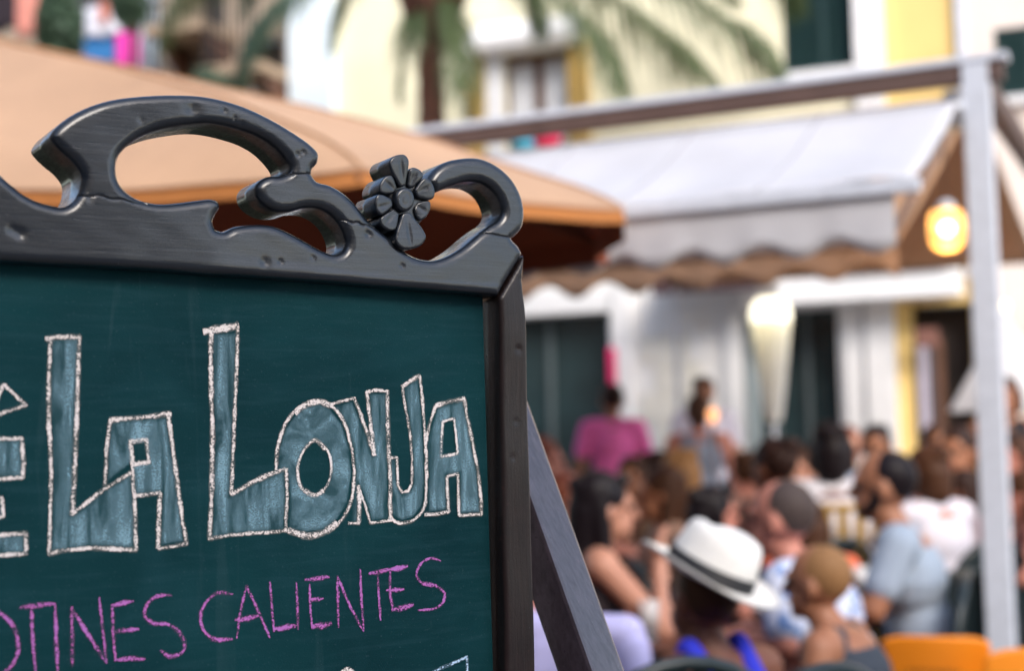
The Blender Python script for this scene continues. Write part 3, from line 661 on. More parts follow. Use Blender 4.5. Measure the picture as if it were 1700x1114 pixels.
yh = empty('ochre_house', F0, FA, 'narrow ochre yellow house between the cream house and the pale rose one', 'house')
sR2 = sx(1606, 300)
yd = rect(1527, 1605, 503, 1300); yd = (yd[0], sR2-.02, .02, yd[3])
wall('wall', sR+.001, sR2, 0, TOP, [yd], YEL, yh, front=.02)
fbox('corner_pilaster', 1427, 1474, -600, 1300, -.10, .018, WTRIM, yh, 250)
fbox('corner_pilaster', 1597, 1612, -600, 460, -.05, .018, mat('cool_white_trim', (.62, .66, .76), .7), yh, 250)
MB().box(yd[0], yd[1], .28, .30, .02, yd[3]).build('door_opening', DKR, yh)
fbox('door', 1528, 1545, 560, 1200, .0, .06, mat('lilac_door', (.50, .46, .56), .6), yh, 700)
fbox('door_jamb', 1545, 1556, 560, 1200, .0, .10, mat('dark_jamb', (.05, .05, .06), .5), yh, 700)
fbox('door_jamb', 1557, 1570, 560, 1200, .02, .10, BRN, yh, 700)
fbox('hanging_sign', 1525, 1563, 548, 578, -.30, -.24, mat('rust_board', (.20, .09, .07), .7), yh)

ph_ = empty('pale_rose_house', F0, FA, 'pale rose rendered house with dark green louvred shutter at the far right', 'house')
sE = sR2+9; g2 = rect(1652, 1770, 42, 158)
wall('wall', sR2+.001, sE, 0, TOP, [g2], PALE, ph_, front=-.03)
shutter(1652, 1770, 42, 158, GREENS, ph_, 2, 26, y=.02)
fbox('window_sill', 1640, 1780, 160, 172, -.13, -.03, WTRIM, ph_)
MB().box(sE-.25, sE, .22, 5, 0, TOP).build('side_wall', PALE, ph_)

# left neighbour with balconies
bh = empty('beige_balcony_house', F0, FA, 'beige house with brown balconies behind the palm at upper left', 'house')
sA = sL-14
bw = [rect(318, 372, -30, 70), rect(398, 470, 60, 190), rect(250, 300, 60, 190), rect(60, 200, -60, 90)]
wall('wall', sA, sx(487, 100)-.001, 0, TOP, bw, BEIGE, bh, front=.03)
for h in bw: MB().box(h[0], h[1], .29, .31, h[2], h[3]).build('window', mat('dark_window_glass', (.05, .045, .04), .3, .4), bh)
fbox('corner_pier', 487, 559, -600, 1300, -.12, .26, BLUEW, bh, 100)
fbox('rendered_pier', 228, 268, -600, 1300, -.10, .029, mat('grey_blue_render', (.50, .58, .64), .85), bh, 60)
fbox('stone_pier', 270, 300, -600, 1300, -.06, .029, mat('sand_render', (.55, .46, .34), .85), bh, 60)
for (x0, x1, yy) in ((300, 392, 62), (392, 486, 128), (225, 330, 150)):
    sl_, r_ = fbox('balcony', x0, x1, yy, yy+16, -.75, .028, mat('weathered_slab', (.35, .26, .18), .85, .2), bh)
    for k in range(9):
        x = r_[0]+(r_[1]-r_[0])*(k+.5)/9; MB().box(x-.012, x+.012, -.74, -.715, r_[3]+.001, r_[3]+.85).build('baluster', mat('dark_iron', (.03, .025, .025), .5), sl_)
    MB().box(r_[0], r_[1], -.75, -.705, r_[3]+.851, r_[3]+.90).build('handrail', mat('dark_iron', (.1, .1, .1)), sl_)
    for k in (0, 1):
        x = r_[0]+.1+(r_[1]-r_[0]-.2)*k; MB().add([(x-.05, .0, r_[2]-.001), (x+.05, .0, r_[2]-.001), (x-.05, -.6, r_[2]-.001), (x+.05, -.6, r_[2]-.001), (x-.05, .0, r_[2]-.45), (x+.05, .0, r_[2]-.45)], [(0,2,3,1),(0,4,2),(1,3,5),(2,4,5,3),(0,1,5,4)]).build('bracket', BRN, sl_)

def cloth(name, px0, px1, py0, py1, n, m, label, cat='laundry', amp=.04):
    q = F0 + FN*0; s0 = fx(px0, (py0+py1)/2, -n)[0]; s1 = fx(px1, (py0+py1)/2, -n)[0]; zt = fx((px0+px1)/2, py0, -n)[1]; zb_ = fx((px0+px1)/2, py1, -n)[1]
    mb = MB(); k = 13; r_ = 6; vs = []; fs = []
    for side in (0, .012):
        for j in range(r_+1):
            for i in range(k):
                u = i/(k-1); v = j/r_
                vs.append((s0+(s1-s0)*u, -n+side+amp*(1-v*.6)*math.sin(u*14+s0)*.6, zb_+(zt-zb_)*v+(.02*math.sin(u*9) if j == 0 else 0)))
    N = (r_+1)*k
    for j in range(r_):
        for i in range(k-1):
            a = j*k+i; fs += [(a, a+1, a+k+1, a+k), (N+a, N+a+k, N+a+k+1, N+a+1)]
    for i in range(k-1): fs += [(i, N+i, N+i+1, i+1), (r_*k+i, r_*k+i+1, N+r_*k+i+1, N+r_*k+i)]
    mb.add(vs, fs, 0, True); o = mb.build(name, m); o.location = F0; o.rotation_euler = (0, 0, FA); return tag(o, label, cat)
cloth('towel', 138, 190, 56, 105, .85, mat('blue_towel', (.03, .17, .42), .9), 'blue towel hanging beside the magenta one over the balcony')
cloth('towel', 191, 232, 52, 112, .87, mat('magenta_towel', (.78, .05, .42), .9), 'magenta towel hanging beside the blue one over the balcony')
cloth('shirt', 140, 205, 8, 58, .90, mat('white_washing', (.72, .72, .80), .9), 'white garment with folds drying above the blue towel')
cloth('pennant', 163, 180, 2, 38, .93, mat('rust_washing', (.45, .13, .08), .9), 'small rust red cloth pinned over the white garment')
cloth('blanket', -30, 26, -60, 52, .9, mat('black_blanket', (.02, .012, .018), .9), 'black blanket hanging at the top left corner')
cloth('blanket', 27, 60, -60, 60, .92, mat('salmon_blanket', (.62, .25, .20), .9), 'salmon pink blanket hanging next to the black one')
cloth('banner', 1010, 1023, 578, 642, .30, mat('crimson_banner', (.75, .02, .16), .7), 'narrow crimson banner at the edge of the dark shop doorway', 'banner', .01)

# fascia boxes and the mauve awning on the shopfront
a, b, c, d = rect(1306, 1600, 446, 503)
fb = empty('shop_fascia', F0, FA, 'white horizontal awning cassette over the right-hand shop door', 'awning box')
for k, (t0, t1, o_) in enumerate(((0, .34, -.50), (.36, .62, -.46), (.64, 1, -.42))): MB().box(a, b, o_, -.101, c+(d-c)*t0, c+(d-c)*t1-.002).build('panel', WTRIM, fb, .01)
a, b, c, d = rect(1402, 1600, 414, 441)
o = MB().box(a, b, -.62, -.12, c, d).build('roller_cassette', WTRIM, None, .02); o.location = F0; o.rotation_euler = (0, 0, FA); tag(o, 'upper white roller cassette above the shop fascia', 'awning box')
a, b, c, d = rect(1114, 1306, 436, 494)
mv = empty('folded_awning', F0, FA, 'mauve brown awning folded over the middle shop door', 'awning')
MB().add([(a, -.1, d), (b, -.1, d), (a, -.75, c+.12), (b, -.75, c+.12), (a, -.75, c), (b, -.75, c), (a, -.1, d-.03), (b, -.1, d-.03)], [(0,2,3,1),(2,4,5,3),(0,6,4,2),(1,3,5,7),(6,7,5,4)]).build('canvas', mat('mauve_canvas', (.07, .04, .045), .9, .12, 6, spec=.2), mv)
mb = MB(); mb.lathe([(.0, 0), (.13, 0), (.14, .01), (.13, .02), (0, .02)], M=Matrix.Translation(((a+b)/2-.12, -.78, c+.2)) @ Matrix.Rotation(PI/2, 4, 'X'), sx=1.2); mb.build('roundel', WTRIM, mv)

# ------------------------------------------------------------------ palm trees
TRK = mat('palm_bark', (.09, .036, .022), .9, .4, 6, .02, 18, (1, 1, 3))
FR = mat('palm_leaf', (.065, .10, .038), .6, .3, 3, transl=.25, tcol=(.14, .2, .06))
FR2 = mat('dark_green_leaf', (.035, .07, .04), .6, .3, 3)
def frond(path, parent, m=FR, leaf=.50, wid=.023, n=150, droop=.9):
    P = spline3(path, n); mb = MB()
    mb.tube(P, [.028*(1-.8*i/len(P)) for i in range(len(P))], 6)
    for i in range(3, len(P)-1):
        t = i/len(P); d = (P[i+1]-P[i-1]).normalized(); side = d.cross(Vector((0, 0, 1))).normalized(); up = side.cross(d)
        L = leaf*(math.sin(PI*min(1, t*.92+.08))**.6)
        for s in (-1, 1):
            for rep in range(1 if m is FR else 2):
                q = P[i] + d*random.uniform(-.02, .02)
                dirn = (side*s*random.uniform(.6, 1)+d*random.uniform(.5, .9)+up*random.uniform(-.1, .35)).normalized()
                m1 = q+dirn*L*.5+Vector((0, 0, -.03)); e = q+dirn*L*random.uniform(.85, 1)+Vector((0, 0, -L*droop*random.uniform(.5, 1.2)))
                a = d*wid*.5; mb.add([q-a, q+a, m1-a, m1+a, e], [(0, 1, 3, 2), (2, 3, 4)])
    return mb.build('frond', m, parent)
def spline3(pts, n):
    P = [Vector(p) for p in pts]; P = [P[0]*2-P[1]]+P+[P[-1]*2-P[-2]]; out = []; k = len(P)-3
    for i in range(n+1):
        x = i/n*k; j = min(int(x), k-1); t = x-j; a, b, c, d = P[j:j+4]
        out.append(.5*((2*b)+(c-a)*t+(2*a-5*b+4*c-d)*t*t+(-a+3*b-3*c+d)*t**3))
    return out
PY = 13.0; tb = at(722, 205, PY); cz = at(718, -30, PY)
palm = empty('palm_tree', (tb.x, tb.y, 0), 0, 'palm tree with dark trunk and drooping fronds before the cream house', 'palm tree')
off = -Vector((tb.x, tb.y, 0))
mb = MB(); pts = []; rad = []
for i in range(46):
    z = (at(722, 80, PY).z)*i/45; pts.append(Vector((tb.x+.03*math.sin(z), tb.y, z))+off); rad.append(.12+.012*(i % 2)+.03*max(0, 1-z))
mb.tube(pts, rad, 12); mb.build('trunk', TRK, palm)
mb = MB(); z0 = at(722, 82, PY).z; z1 = cz.z+.3
mb.lathe([(.10, z0), (.13, z0+.08), (.22, z0+.25), (.27, z0+.42), (.29, z0+.6), (.26, z0+.85), (.1, z0+1.0)], n=16)
for k in range(70):
    t = random.random(); a = random.uniform(0, 2*PI); r = .12+.17*min(1, t*1.6); z = z0+.05+.8*t
    p_ = Vector((r*math.cos(a), r*math.sin(a), z)); mb.bar(p_, p_+Vector((math.cos(a)*.10, math.sin(a)*.10, .16)), .07, .03)
mb.build('crown_boss', TRK, palm)
def fr(pix, m=FR, **k):
    n = len(pix); frond([at(x, y, Yv)+off for x, y, Yv in pix], palm, m, **k)
fr([(718,-40,13),(830,-75,12.6),(927,0,12.2),(982,49,12),(1012,101,11.9),(1045,172,11.8)])
fr([(718,-40,13),(900,-120,12.6),(1080,-40,12.2),(1190,25,12),(1255,72,12),(1302,130,12)], leaf=.55)
fr([(718,-40,13),(900,-60,13.4),(1000,-5,13.8),(1075,48,14),(1130,85,14.1),(1192,138,14.2)], leaf=.52)
fr([(722,-30,13),(745,0,12.8),(760,60,12.7),(770,140,12.6),(781,205,12.6)], leaf=.36)
fr([(712,-30,13),(690,10,12.9),(675,70,12.8),(663,165,12.8)], leaf=.32)
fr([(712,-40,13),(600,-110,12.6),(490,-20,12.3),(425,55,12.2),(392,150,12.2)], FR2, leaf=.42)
fr([(712,-40,13),(560,-140,13.4),(380,-70,13.7),(300,0,13.8),(262,80,13.8)], leaf=.4)
fr([(712,-40,13),(800,-170,13.4),(1000,-160,13.6),(1150,-60,13.8),(1230,0,13.8)], leaf=.42)
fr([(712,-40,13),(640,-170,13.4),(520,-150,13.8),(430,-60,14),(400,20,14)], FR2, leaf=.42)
fr([(712,-40,13),(660,-90,13),(600,-60,13),(565,10,13),(548,80,13)], leaf=.40)
fr([(718,-40,13),(790,-100,13.2),(850,-70,13.4),(885,-10,13.5),(905,60,13.6)], leaf=.40)
fr([(718,-40,13),(1000,-200,13.3),(1200,-150,13.5),(1290,-60,13.6),(1330,20,13.7)], leaf=.5)
fr([(712,-40,13),(720,-190,12.8),(760,-260,12.4),(820,-240,12),(870,-160,11.8)], leaf=.4)
fr([(712,-40,13),(700,-190,13.2),(650,-280,13.6),(560,-260,14),(500,-180,14.2)], leaf=.4)
# leafy creeper clump at upper left
def clump(name, c, r, n, m, label, cat):
    mb = MB()
    for i in range(n):
        while True:
            v = Vector((random.uniform(-1, 1), random.uniform(-1, 1), random.uniform(-1, 1)))
            if .35 < v.length < 1: break
        p = Vector((v.x*r[0], v.y*r[1], v.z*r[2]))*(1+.25*noise.noise(v*3))
        a = Vector((random.uniform(-1, 1), random.uniform(-1, 1), random.uniform(-1, 1))).normalized(); b = a.orthogonal().normalized(); s = random.uniform(.04, .08)
        mb.add([p-a*s, p+b*s*.45, p+a*s, p-b*s*.45], [(0, 1, 2, 3)])
    e = empty(name, c, 0, label, cat); mb.build('foliage', m, e)
    s_ = MB(); s_.tube([(0, 0, -r[2]-1.0), (.05, 0, -r[2]*.3), (0, 0, r[2]*.4)], [.05, .035, .02], 8); s_.build('stem', TRK, e)
    return e
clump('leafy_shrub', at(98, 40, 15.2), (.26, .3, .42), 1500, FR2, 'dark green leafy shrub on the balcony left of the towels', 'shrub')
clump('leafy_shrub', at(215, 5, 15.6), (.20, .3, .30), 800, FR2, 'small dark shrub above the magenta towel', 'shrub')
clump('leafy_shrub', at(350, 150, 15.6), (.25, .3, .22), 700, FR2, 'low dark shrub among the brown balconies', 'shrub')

# ------------------------------------------------------------------ orange parasol
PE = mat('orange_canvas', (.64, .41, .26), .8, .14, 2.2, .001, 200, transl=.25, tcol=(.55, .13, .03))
PEU = mat('shaded_canvas_red', (.26, .055, .018), .9, .08, 3)  # shade under the orange canvas put into a dark red
K = .92
rim = [Vector((.41*K, 5.1*K)), Vector((-.44*K, 4.2*K)), Vector((-1.7*K, 4.42*K)), Vector((-3.2, 4.3)), Vector((-4.2, 5.4)), Vector((-3.6, 6.7)), Vector((-1.6, 6.35)), Vector((.36, 5.25))]
zr = at(1040, 345, 5.1*K).z; apx = at(-94, 48, 5.6); apex = Vector((apx.x, apx.y, apx.z))
par = empty('patio_parasol', (apex.x, apex.y, 0), 0, 'large orange canvas parasol behind the chalkboard', 'parasol')
po = -Vector((apex.x, apex.y, 0))
n_r = len(rim); sag = .05
mb = MB()
seg = 10; rings = 12; vs = []; ids = {}
def rimpt(i, t):
    a, b = rim[i], rim[(i+1) % n_r]; p = a.lerp(b, t); c = Vector((apex.x, apex.y)); p = p.lerp(c, .05*4*t*(1-t)*.5); return p
for j in range(rings+1):
    f = (j/rings)**1.6
    for i in range(n_r):
        for k in range(seg):
            t = k/seg; p = rimpt(i, t).lerp(Vector((apex.x, apex.y)), f)
            z = zr + (apex.z-zr)*(f + .10*math.sin(PI*f)*(1-f)) - .05*4*t*(1-t)*math.sin(PI*min(f+.25, 1))*(1-f) + .02*4*t*(1-t)*(1-f)
            z += .008*noise.noise(Vector((p.x*3, p.y*3, 0))) + .022*(1-math.exp(-f/.02)) - .008 + .010*math.sin(f*34+p.x*2)*(1-f)*.6
            vs.append((p.x+po.x, p.y+po.y, z))
N = n_r*seg; fs = []
for j in range(rings):
    for i in range(N): fs.append((j*N+i, j*N+(i+1) % N, (j+1)*N+(i+1) % N, (j+1)*N+i))
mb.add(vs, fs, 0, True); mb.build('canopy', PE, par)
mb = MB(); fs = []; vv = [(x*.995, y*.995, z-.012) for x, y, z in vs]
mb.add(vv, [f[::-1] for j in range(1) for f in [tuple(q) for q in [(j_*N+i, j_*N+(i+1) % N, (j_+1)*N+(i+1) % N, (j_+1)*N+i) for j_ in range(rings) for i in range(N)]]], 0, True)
mb.build('shaded_underside', PEU, par)  # dark copy of the canopy sheet, painted as its shaded underside
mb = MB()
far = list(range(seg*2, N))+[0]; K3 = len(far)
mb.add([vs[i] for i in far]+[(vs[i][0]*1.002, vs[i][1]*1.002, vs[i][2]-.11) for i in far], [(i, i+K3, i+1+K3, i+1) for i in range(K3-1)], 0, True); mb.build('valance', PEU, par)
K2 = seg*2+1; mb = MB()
mb.add([vs[i] for i in range(K2)] + [(vs[i][0]*1.004, vs[i][1]*1.004, vs[i][2]-.05) for i in range(K2)], [(i, i+K2, i+1+K2, i+1) for i in range(K2-1)], 0, True); mb.build('valance', mat('rim_glow_orange', (.50, .19, .05), .85, .1, 5, transl=.2), par)  # near strip added in deeper orange for the light at the rim
mb = MB(); mb.tube([(vs[i % N][0], vs[i % N][1], vs[i % N][2]) for i in range(N)], .008, 6, closed=True); mb.build('hem', PE, par)
for i in range(n_r):
    a = Vector(vs[i*seg]); mb = MB(); mb.tube([a+Vector((0, 0, -.03)), a.lerp(Vector((0, 0, apex.z)), .5)+Vector((0, 0, .0)), Vector((0, 0, apex.z-.12))], .012, 6); mb.build('rib', BRN, par)
mb = MB(); mb.tube([(0, 0, 0.1), (0, 0, apex.z-.05)], .04, 12); mb.build('pole', BRN, par)
for i in range(n_r):
    mb = MB(); mb.tube([Vector(vs[j*N+i*seg])+Vector((0, 0, .004)) for j in range(rings+1)], .004, 6); mb.build('seam', mat('seam_thread', (.48, .26, .13), .8), par)
mb = MB(); mb.box(-.35, .35, -.35, .35, .0, .1); mb.build('base', mat('concrete', (.3, .3, .3), .9), par, .01)
mb = MB(); mb.sphere((0, 0, apex.z+.03), .05); mb.build('finial', BRN, par)

# ------------------------------------------------------------------ white awning on its steel frame
pt_ = at(1622, 108, 5.6); pb_ = atz(700, 226, pt_.z); BD = (pb_-pt_).normalized(); BNf = Vector((BD.y, -BD.x, 0))
if BNf.y > 0: BNf = -BNf         # towards the camera
print('BEAM', BD, pt_.z)
STEEL = mat('white_painted_steel', (.62, .66, .74), .45, .1, 20)
BEAMB = mat('brown_beam', (.10, .06, .05), .6, .2, 8)
fr_ = empty('awning_frame', (pt_.x, pt_.y, 0), 0, 'white steel post and long beam carrying the white awning', 'awning frame')
fo = -Vector((pt_.x, pt_.y, 0))
R_ = Matrix((BD, -BNf, Vector((0, 0, 1)))).transposed()   # x along beam
def fbar(name, a0, a1, n0, n1, z0, z1, m, bevel=.004):
    mb = MB(); mb.box(a0, a1, n0, n1, z0, z1, M=R_.to_4x4()); return mb.build(name, m, fr_, bevel)
fbar('post', -.045, .055, -.05, .05, 0, pt_.z-.0, STEEL)
fbar('post', 3.9, 4.0, -.05, .05, 0, pt_.z-.13, STEEL)
fbar('beam', -.10, 4.05, -.04, .04, pt_.z-.07, pt_.z+.005, BEAMB)
fbar('beam_cap', -.12, 4.05, -.05, .05, pt_.z+.006, pt_.z+.034, STEEL)
fbar('cross_beam', -.04, .04, .056, 2.4, pt_.z-.10, pt_.z-.01, BEAMB)
fbar('bracket', .06, .13, -.06, .03, pt_.z-.26, pt_.z-.10, mat('dull_steel', (.25, .25, .27), .4, metal=.6), .01)
WC = mat('white_canvas_awning', (.62, .625, .66), .85, .09, 2.5, .001, 100, transl=.15, tcol=(.7, .6, .5))
aw = empty('white_awning', (pt_.x, pt_.y, 0), 0, 'white canvas awning with scalloped valance hanging from the long beam', 'awning')
TR = at(1572, 168, 5.6); FRc = at(1514, 294, 5.6*.86)
def dec(p): q = p-Vector((pt_.x, pt_.y, 0)); return q.dot(BD), q.dot(BNf), q.z
ta, tn, tz = dec(TR); fa_, fn_, fz_ = dec(FRc)
print('AWN', dec(TR), dec(FRc))
def Q(a, n, z): return BD*a + BNf*n + Vector((0, 0, z))
ta = .07; La = 3.3
def sheet(grid_fn, nu, nv, th=0.006):
    vs = []; fs = []
    for s in (0, 1):
        for j in range(nv+1):
            for i in range(nu+1): vs.append(grid_fn(i/nu, j/nv)+Vector((0, 0, -th*s)))
    W_ = nu+1; N = W_*(nv+1)
    for j in range(nv):
        for i in range(nu): a = j*W_+i; fs += [(a, a+1, a+W_+1, a+W_), (N+a, N+a+W_, N+a+W_+1, N+a+1)]
    for i in range(nu): fs += [(i, N+i, N+i+1, i+1), (nv*W_+i, nv*W_+i+1, N+nv*W_+i+1, N+nv*W_+i)]
    for j in range(nv): a = j*W_; fs += [(a, a+W_, N+a+W_, N+a), (a+nu, N+a+nu, N+a+nu+W_, a+nu+W_)]
    return vs, fs
def awf(u, v):
    a = (fa_*(1-v)+ta*v) + u*La; n = fn_*(1-v)+tn*v; z = fz_*(1-v)+tz*v
    return Q(a, n, z - .03*math.sin(PI*v) + .010*math.sin(u*40)*(1-v) + .012*noise.noise(Vector((u*6, v*3, 0))))
mb = MB(); mb.add(*sheet(awf, 60, 10), 0, True); mb.build('canopy', WC, aw)
for k in range(1, 6):
    mb = MB(); P_ = [awf(k/6, v)+Vector((0, 0, .003)) for v in np.linspace(0, 1, 9)]; mb.tube(P_, .006, 6); mb.build('seam', mat('awning_seam', (.40, .40, .44), .8), aw)
mb = MB(); mb.bar(Q(fa_-.03, fn_+.02, fz_-.03), Q(fa_+La, fn_+.02, fz_-.03), .045, .05); mb.build('front_bar', STEEL, aw, .006)
mb = MB(); mb.tube([Q(ta-.02, tn-.02, tz-.02), Q(ta+La, tn-.02, tz-.02)], .028, 12); mb.build('roller', STEEL, aw)
SC = .30
def scallop(base, along, down, length, drop, pitch, depth, amp, ph=0):
    vs = []; fs = []; n = int(length/pitch*12)
    for s in (0, .004):
        for i in range(n+1):
            x = length*i/n; sc = .5+.5*math.sin(2*PI*(x/pitch+ph)); wv = amp*math.sin(x*17)+amp*.5*math.sin(x*41)
            for j in range(5):
                t = j/4; vs.append(base+along*x - down*(t*(drop+depth*(sc-1))) + BNf*(wv*t+s))
    N = (n+1)*5
    for i in range(n):
        for j in range(4): a = i*5+j; fs += [(a, a+5, a+6, a+1), (N+a, N+a+1, N+a+6, N+a+5)]
        a = i*5+4; fs.append((a, a+5, N+a+5, N+a))
    return vs, fs
mb = MB(); mb.add(*scallop(Q(fa_+.06, fn_+.015, fz_-.056), BD, Vector((0, 0, 1)), La-.1, .20, .27, .05, .005), 0, True); mb.build('valance', WC, aw)
for t in (.14, 1.6, 3.1):
    mb = MB(); mb.tube([Q(t+.1, tn, tz-.06), Q(t+.45, (tn+fn_)/2, (tz+fz_)/2-.10), Q(t, fn_, fz_-.04)], .018, 8); mb.build('folding_arm', STEEL, aw)

# tan gable awning behind
TAN = mat('tan_canvas', (.50, .30, .17), .85, .08, 4, transl=.30, tcol=(.50, .24, .10))
TANV = mat('brown_valance_cloth', (.34, .21, .14), .85, .08, 4, transl=.15, tcol=(.3, .15, .08))
N0 = at(1490, 400, 6.6); p_dir = -BNf
gaw = empty('tan_gable_awning', (N0.x, N0.y, 0), 0, 'tan gabled awning with brown scalloped valance behind the white awning', 'awning')
def gk(px, py):
    r = ray(px, py); best = None
    for i in range(20, 900):
        q = N0+p_dir*(i*.01); t = (q.y-EYE.y)/r.y; d_ = abs(EYE.x+r.x*t-q.x)
        if best is None or d_ < best[0]: best = (d_, q, EYE.z+r.z*t)
    q = best[1].copy(); q.z = best[2]; return q
R0 = gk(1618, 158); Fq = gk(1722, 432)
print('GABLE', N0, R0, Fq)
go = -Vector((N0.x, N0.y, 0)); GL = 3.4
mb = MB(); mb.add(*sheet(lambda u, v: (N0.lerp(R0, v)+BD*(u*GL)+go+Vector((0, 0, -.03*math.sin(PI*v)))), 20, 6), 0, True); mb.build('front_slope', TAN, gaw)
mb = MB(); mb.add(*sheet(lambda u, v: (Fq.lerp(R0, v)+BD*(u*GL)+go+Vector((0, 0, -.03*math.sin(PI*v)))), 20, 6), 0, True); mb.build('back_slope', TAN, gaw)
mb = MB(); mb.add(*scallop(N0+go+BD*.0, BD, Vector((0, 0, 1)), GL, .17, .33, .075, .008, .3), 0, True); mb.build('valance', TANV, gaw)
mb = MB(); mb.tube([R0+go+Vector((0, 0, -.02)), R0+go+BD*GL+Vector((0, 0, -.02))], .03, 8); mb.build('ridge_pole', BEAMB, gaw)
for e_ in (0, GL):
    for P_ in (N0, Fq):
        mb = MB(); q = P_+go+BD*(e_-.04 if e_ else .04); mb.tube([q, R0+go+BD*(e_-.04 if e_ else .04)], .02, 8); mb.build('rafter', BEAMB, gaw)
        mb = MB(); mb.tube([(q.x, q.y, 0), (q.x, q.y, q.z)], .025, 8)
        if e_: mb.build('post', STEEL, gaw)
for P_ in (N0, Fq):
    mb = MB(); mb.tube([P_+go, P_+go+BD*GL], .022, 8); mb.build('eave_bar', BEAMB, gaw)
mb = MB(); q = Fq+go+BD*.04; mb.tube([(q.x, q.y, 0), q], .025, 8); mb.build('post', STEEL, gaw)

# bright bunting bits caught above the awning
for px, py, c, nm in ((868, 238, (.05, .42, .65), 'turquoise'), (905, 232, (.70, .02, .12), 'red')):
    p = at(px, py, 9.5); e = MB(); e.sphere((0, 0, 0), (.09 if nm == 'turquoise' else .11, .07, .045), 8); o = e.build('paper_lantern', mat(nm+'_paper', c, .7)); o.location = p
    for v in o.data.vertices: v.co *= 1+.08*math.sin(v.co.x*90)
    tag(o, f'{nm} paper lantern hanging just above the white awning', 'lantern')
# ------------------------------------------------------------------ lamps
GLOW = mat('amber_glass', (.9, .5, .12), .3, .2, 20, emit=(1, .50, .10), estr=1.1, transl=.3)
BULB = mat('lit_bulb', (1, .9, .7), .3, .0, emit=(1, .80, .42), estr=14)
p = at(1572, 380, 6.0); lan = empty('hanging_lantern', p, 0, 'lit amber glass lantern hanging just left of the white post', 'lantern')
mb = MB(); mb.lathe([(.03, .10), (.075, .085), (.085, .05), (.088, -.03), (.075, -.08), (.045, -.105), (.0, -.11)], n=20); mb.build('glass_shade', mat('amber_shade', (.85, .50, .14), .3, .25, 20, emit=(1, .62, .24), estr=.45, alpha=.55), lan)
mb = MB(); mb.sphere((0, 0, 0), .034, 8); mb.build('bulb', BULB, lan)
mb = MB(); mb.lathe([(.0, .15), (.03, .14), (.045, .11), (.05, .10), (.0, .098)], n=16); mb.build('cap', STEEL, lan)
mb = MB(); mb.tube([(0, 0, .15), (0, 0, .62)], .006, 6); mb.build('cord', BRN, lan)
mb = MB(); mb.tube([(.088*math.cos(t), .088*math.sin(t), -.03) for t in np.linspace(0, 2*PI, 20, False)], .004, 5, closed=True); mb.build('wire_ring', BRN, lan)
ld = bpy.data.lights.new('lantern_light', 'POINT'); ld.energy = 5; ld.color = (1, .62, .25); ld.shadow_soft_size = .09; lo = bpy.data.objects.new('lantern_light', ld); COL.objects.link(lo); lo.location = p+Vector((0, 0, -.16)); lan.scale = (.86, .86, .86)
p = at(1285, 700, 9.5); zt = at(1285, 492, 9.5).z-p.z
fl_ = empty('tapered_lamp', (p.x, p.y, 0), 0, 'tall tapered white lamp with bright domed top among the diners', 'lamp')
mb = MB(); L0 = p.z; fl_.scale = (.8, .8, 1)
prof = [(.060+.100*t**.8, L0+zt*.80*t) for t in np.linspace(0, 1, 10)]
vs = []; fs = []; n = 48
for r, z in prof:
    for j in range(n): a = 2*PI*j/n; rr = r*(1+.06*math.sin(a*12)); vs.append((rr*math.cos(a), rr*math.sin(a), z))
for i in range(len(prof)-1):
    for j in range(n): fs.append((i*n+j, i*n+(j+1) % n, (i+1)*n+(j+1) % n, (i+1)*n+j))
mb.add(vs, fs, 0, True); mb.build('pleated_shade', mat('pleated_white', (.74, .74, .74), .7, .05, transl=.4, tcol=(.8, .8, .75)), fl_)
mb = MB(); mb.lathe([(.166, L0+zt*.79), (.172, L0+zt*.86), (.155, L0+zt*.94), (.10, L0+zt*.99), (.0, L0+zt)], n=24); mb.build('domed_top', mat('warm_lit_dome', (.95, .9, .7), .5, .05, emit=(1, .92, .72), estr=.9), fl_)
mb = MB(); mb.tube([(0, 0, .03), (0, 0, L0)], .02, 8); mb.build('stand', STEEL, fl_)
mb = MB(); mb.lathe([(0, 0.03), (.2, .03), (.2, 0.0)], n=20); mb.build('foot', STEEL, fl_)
# white parasol far right behind the post
p = at(1668, 520, 10.5); wp = empty('white_parasol', (p.x, p.y, 0), 0, 'closed-in white parasol cone behind the post at far right', 'parasol')
mb = MB(); n = 8
vs = [(0, 0, p.z)]; 
for k in range(n*4):
    a = 2*PI*k/(n*4); r = .42*(1+.07*math.cos(a*n)); vs.append((r*math.cos(a), r*math.sin(a), p.z-.72))
mb.add(vs, [(0, 1+k, 1+(k+1) % (n*4)) for k in range(n*4)], 0, True); mb.build('canopy', mat('bright_white_canvas', (.84, .84, .86), .8, .03, transl=.3), wp)
mb = MB(); mb.tube([(0, 0, 0), (0, 0, p.z+.04)], .022, 8); mb.build('pole', STEEL, wp)
mb = MB(); mb.sphere((0, 0, p.z+.05), .04, 6); mb.build('finial', mat('glowing_finial', (.9, .8, .6), .5, emit=(1, .85, .55), estr=.8), wp)  # emission added to the parasol finial, standing in for a light glow

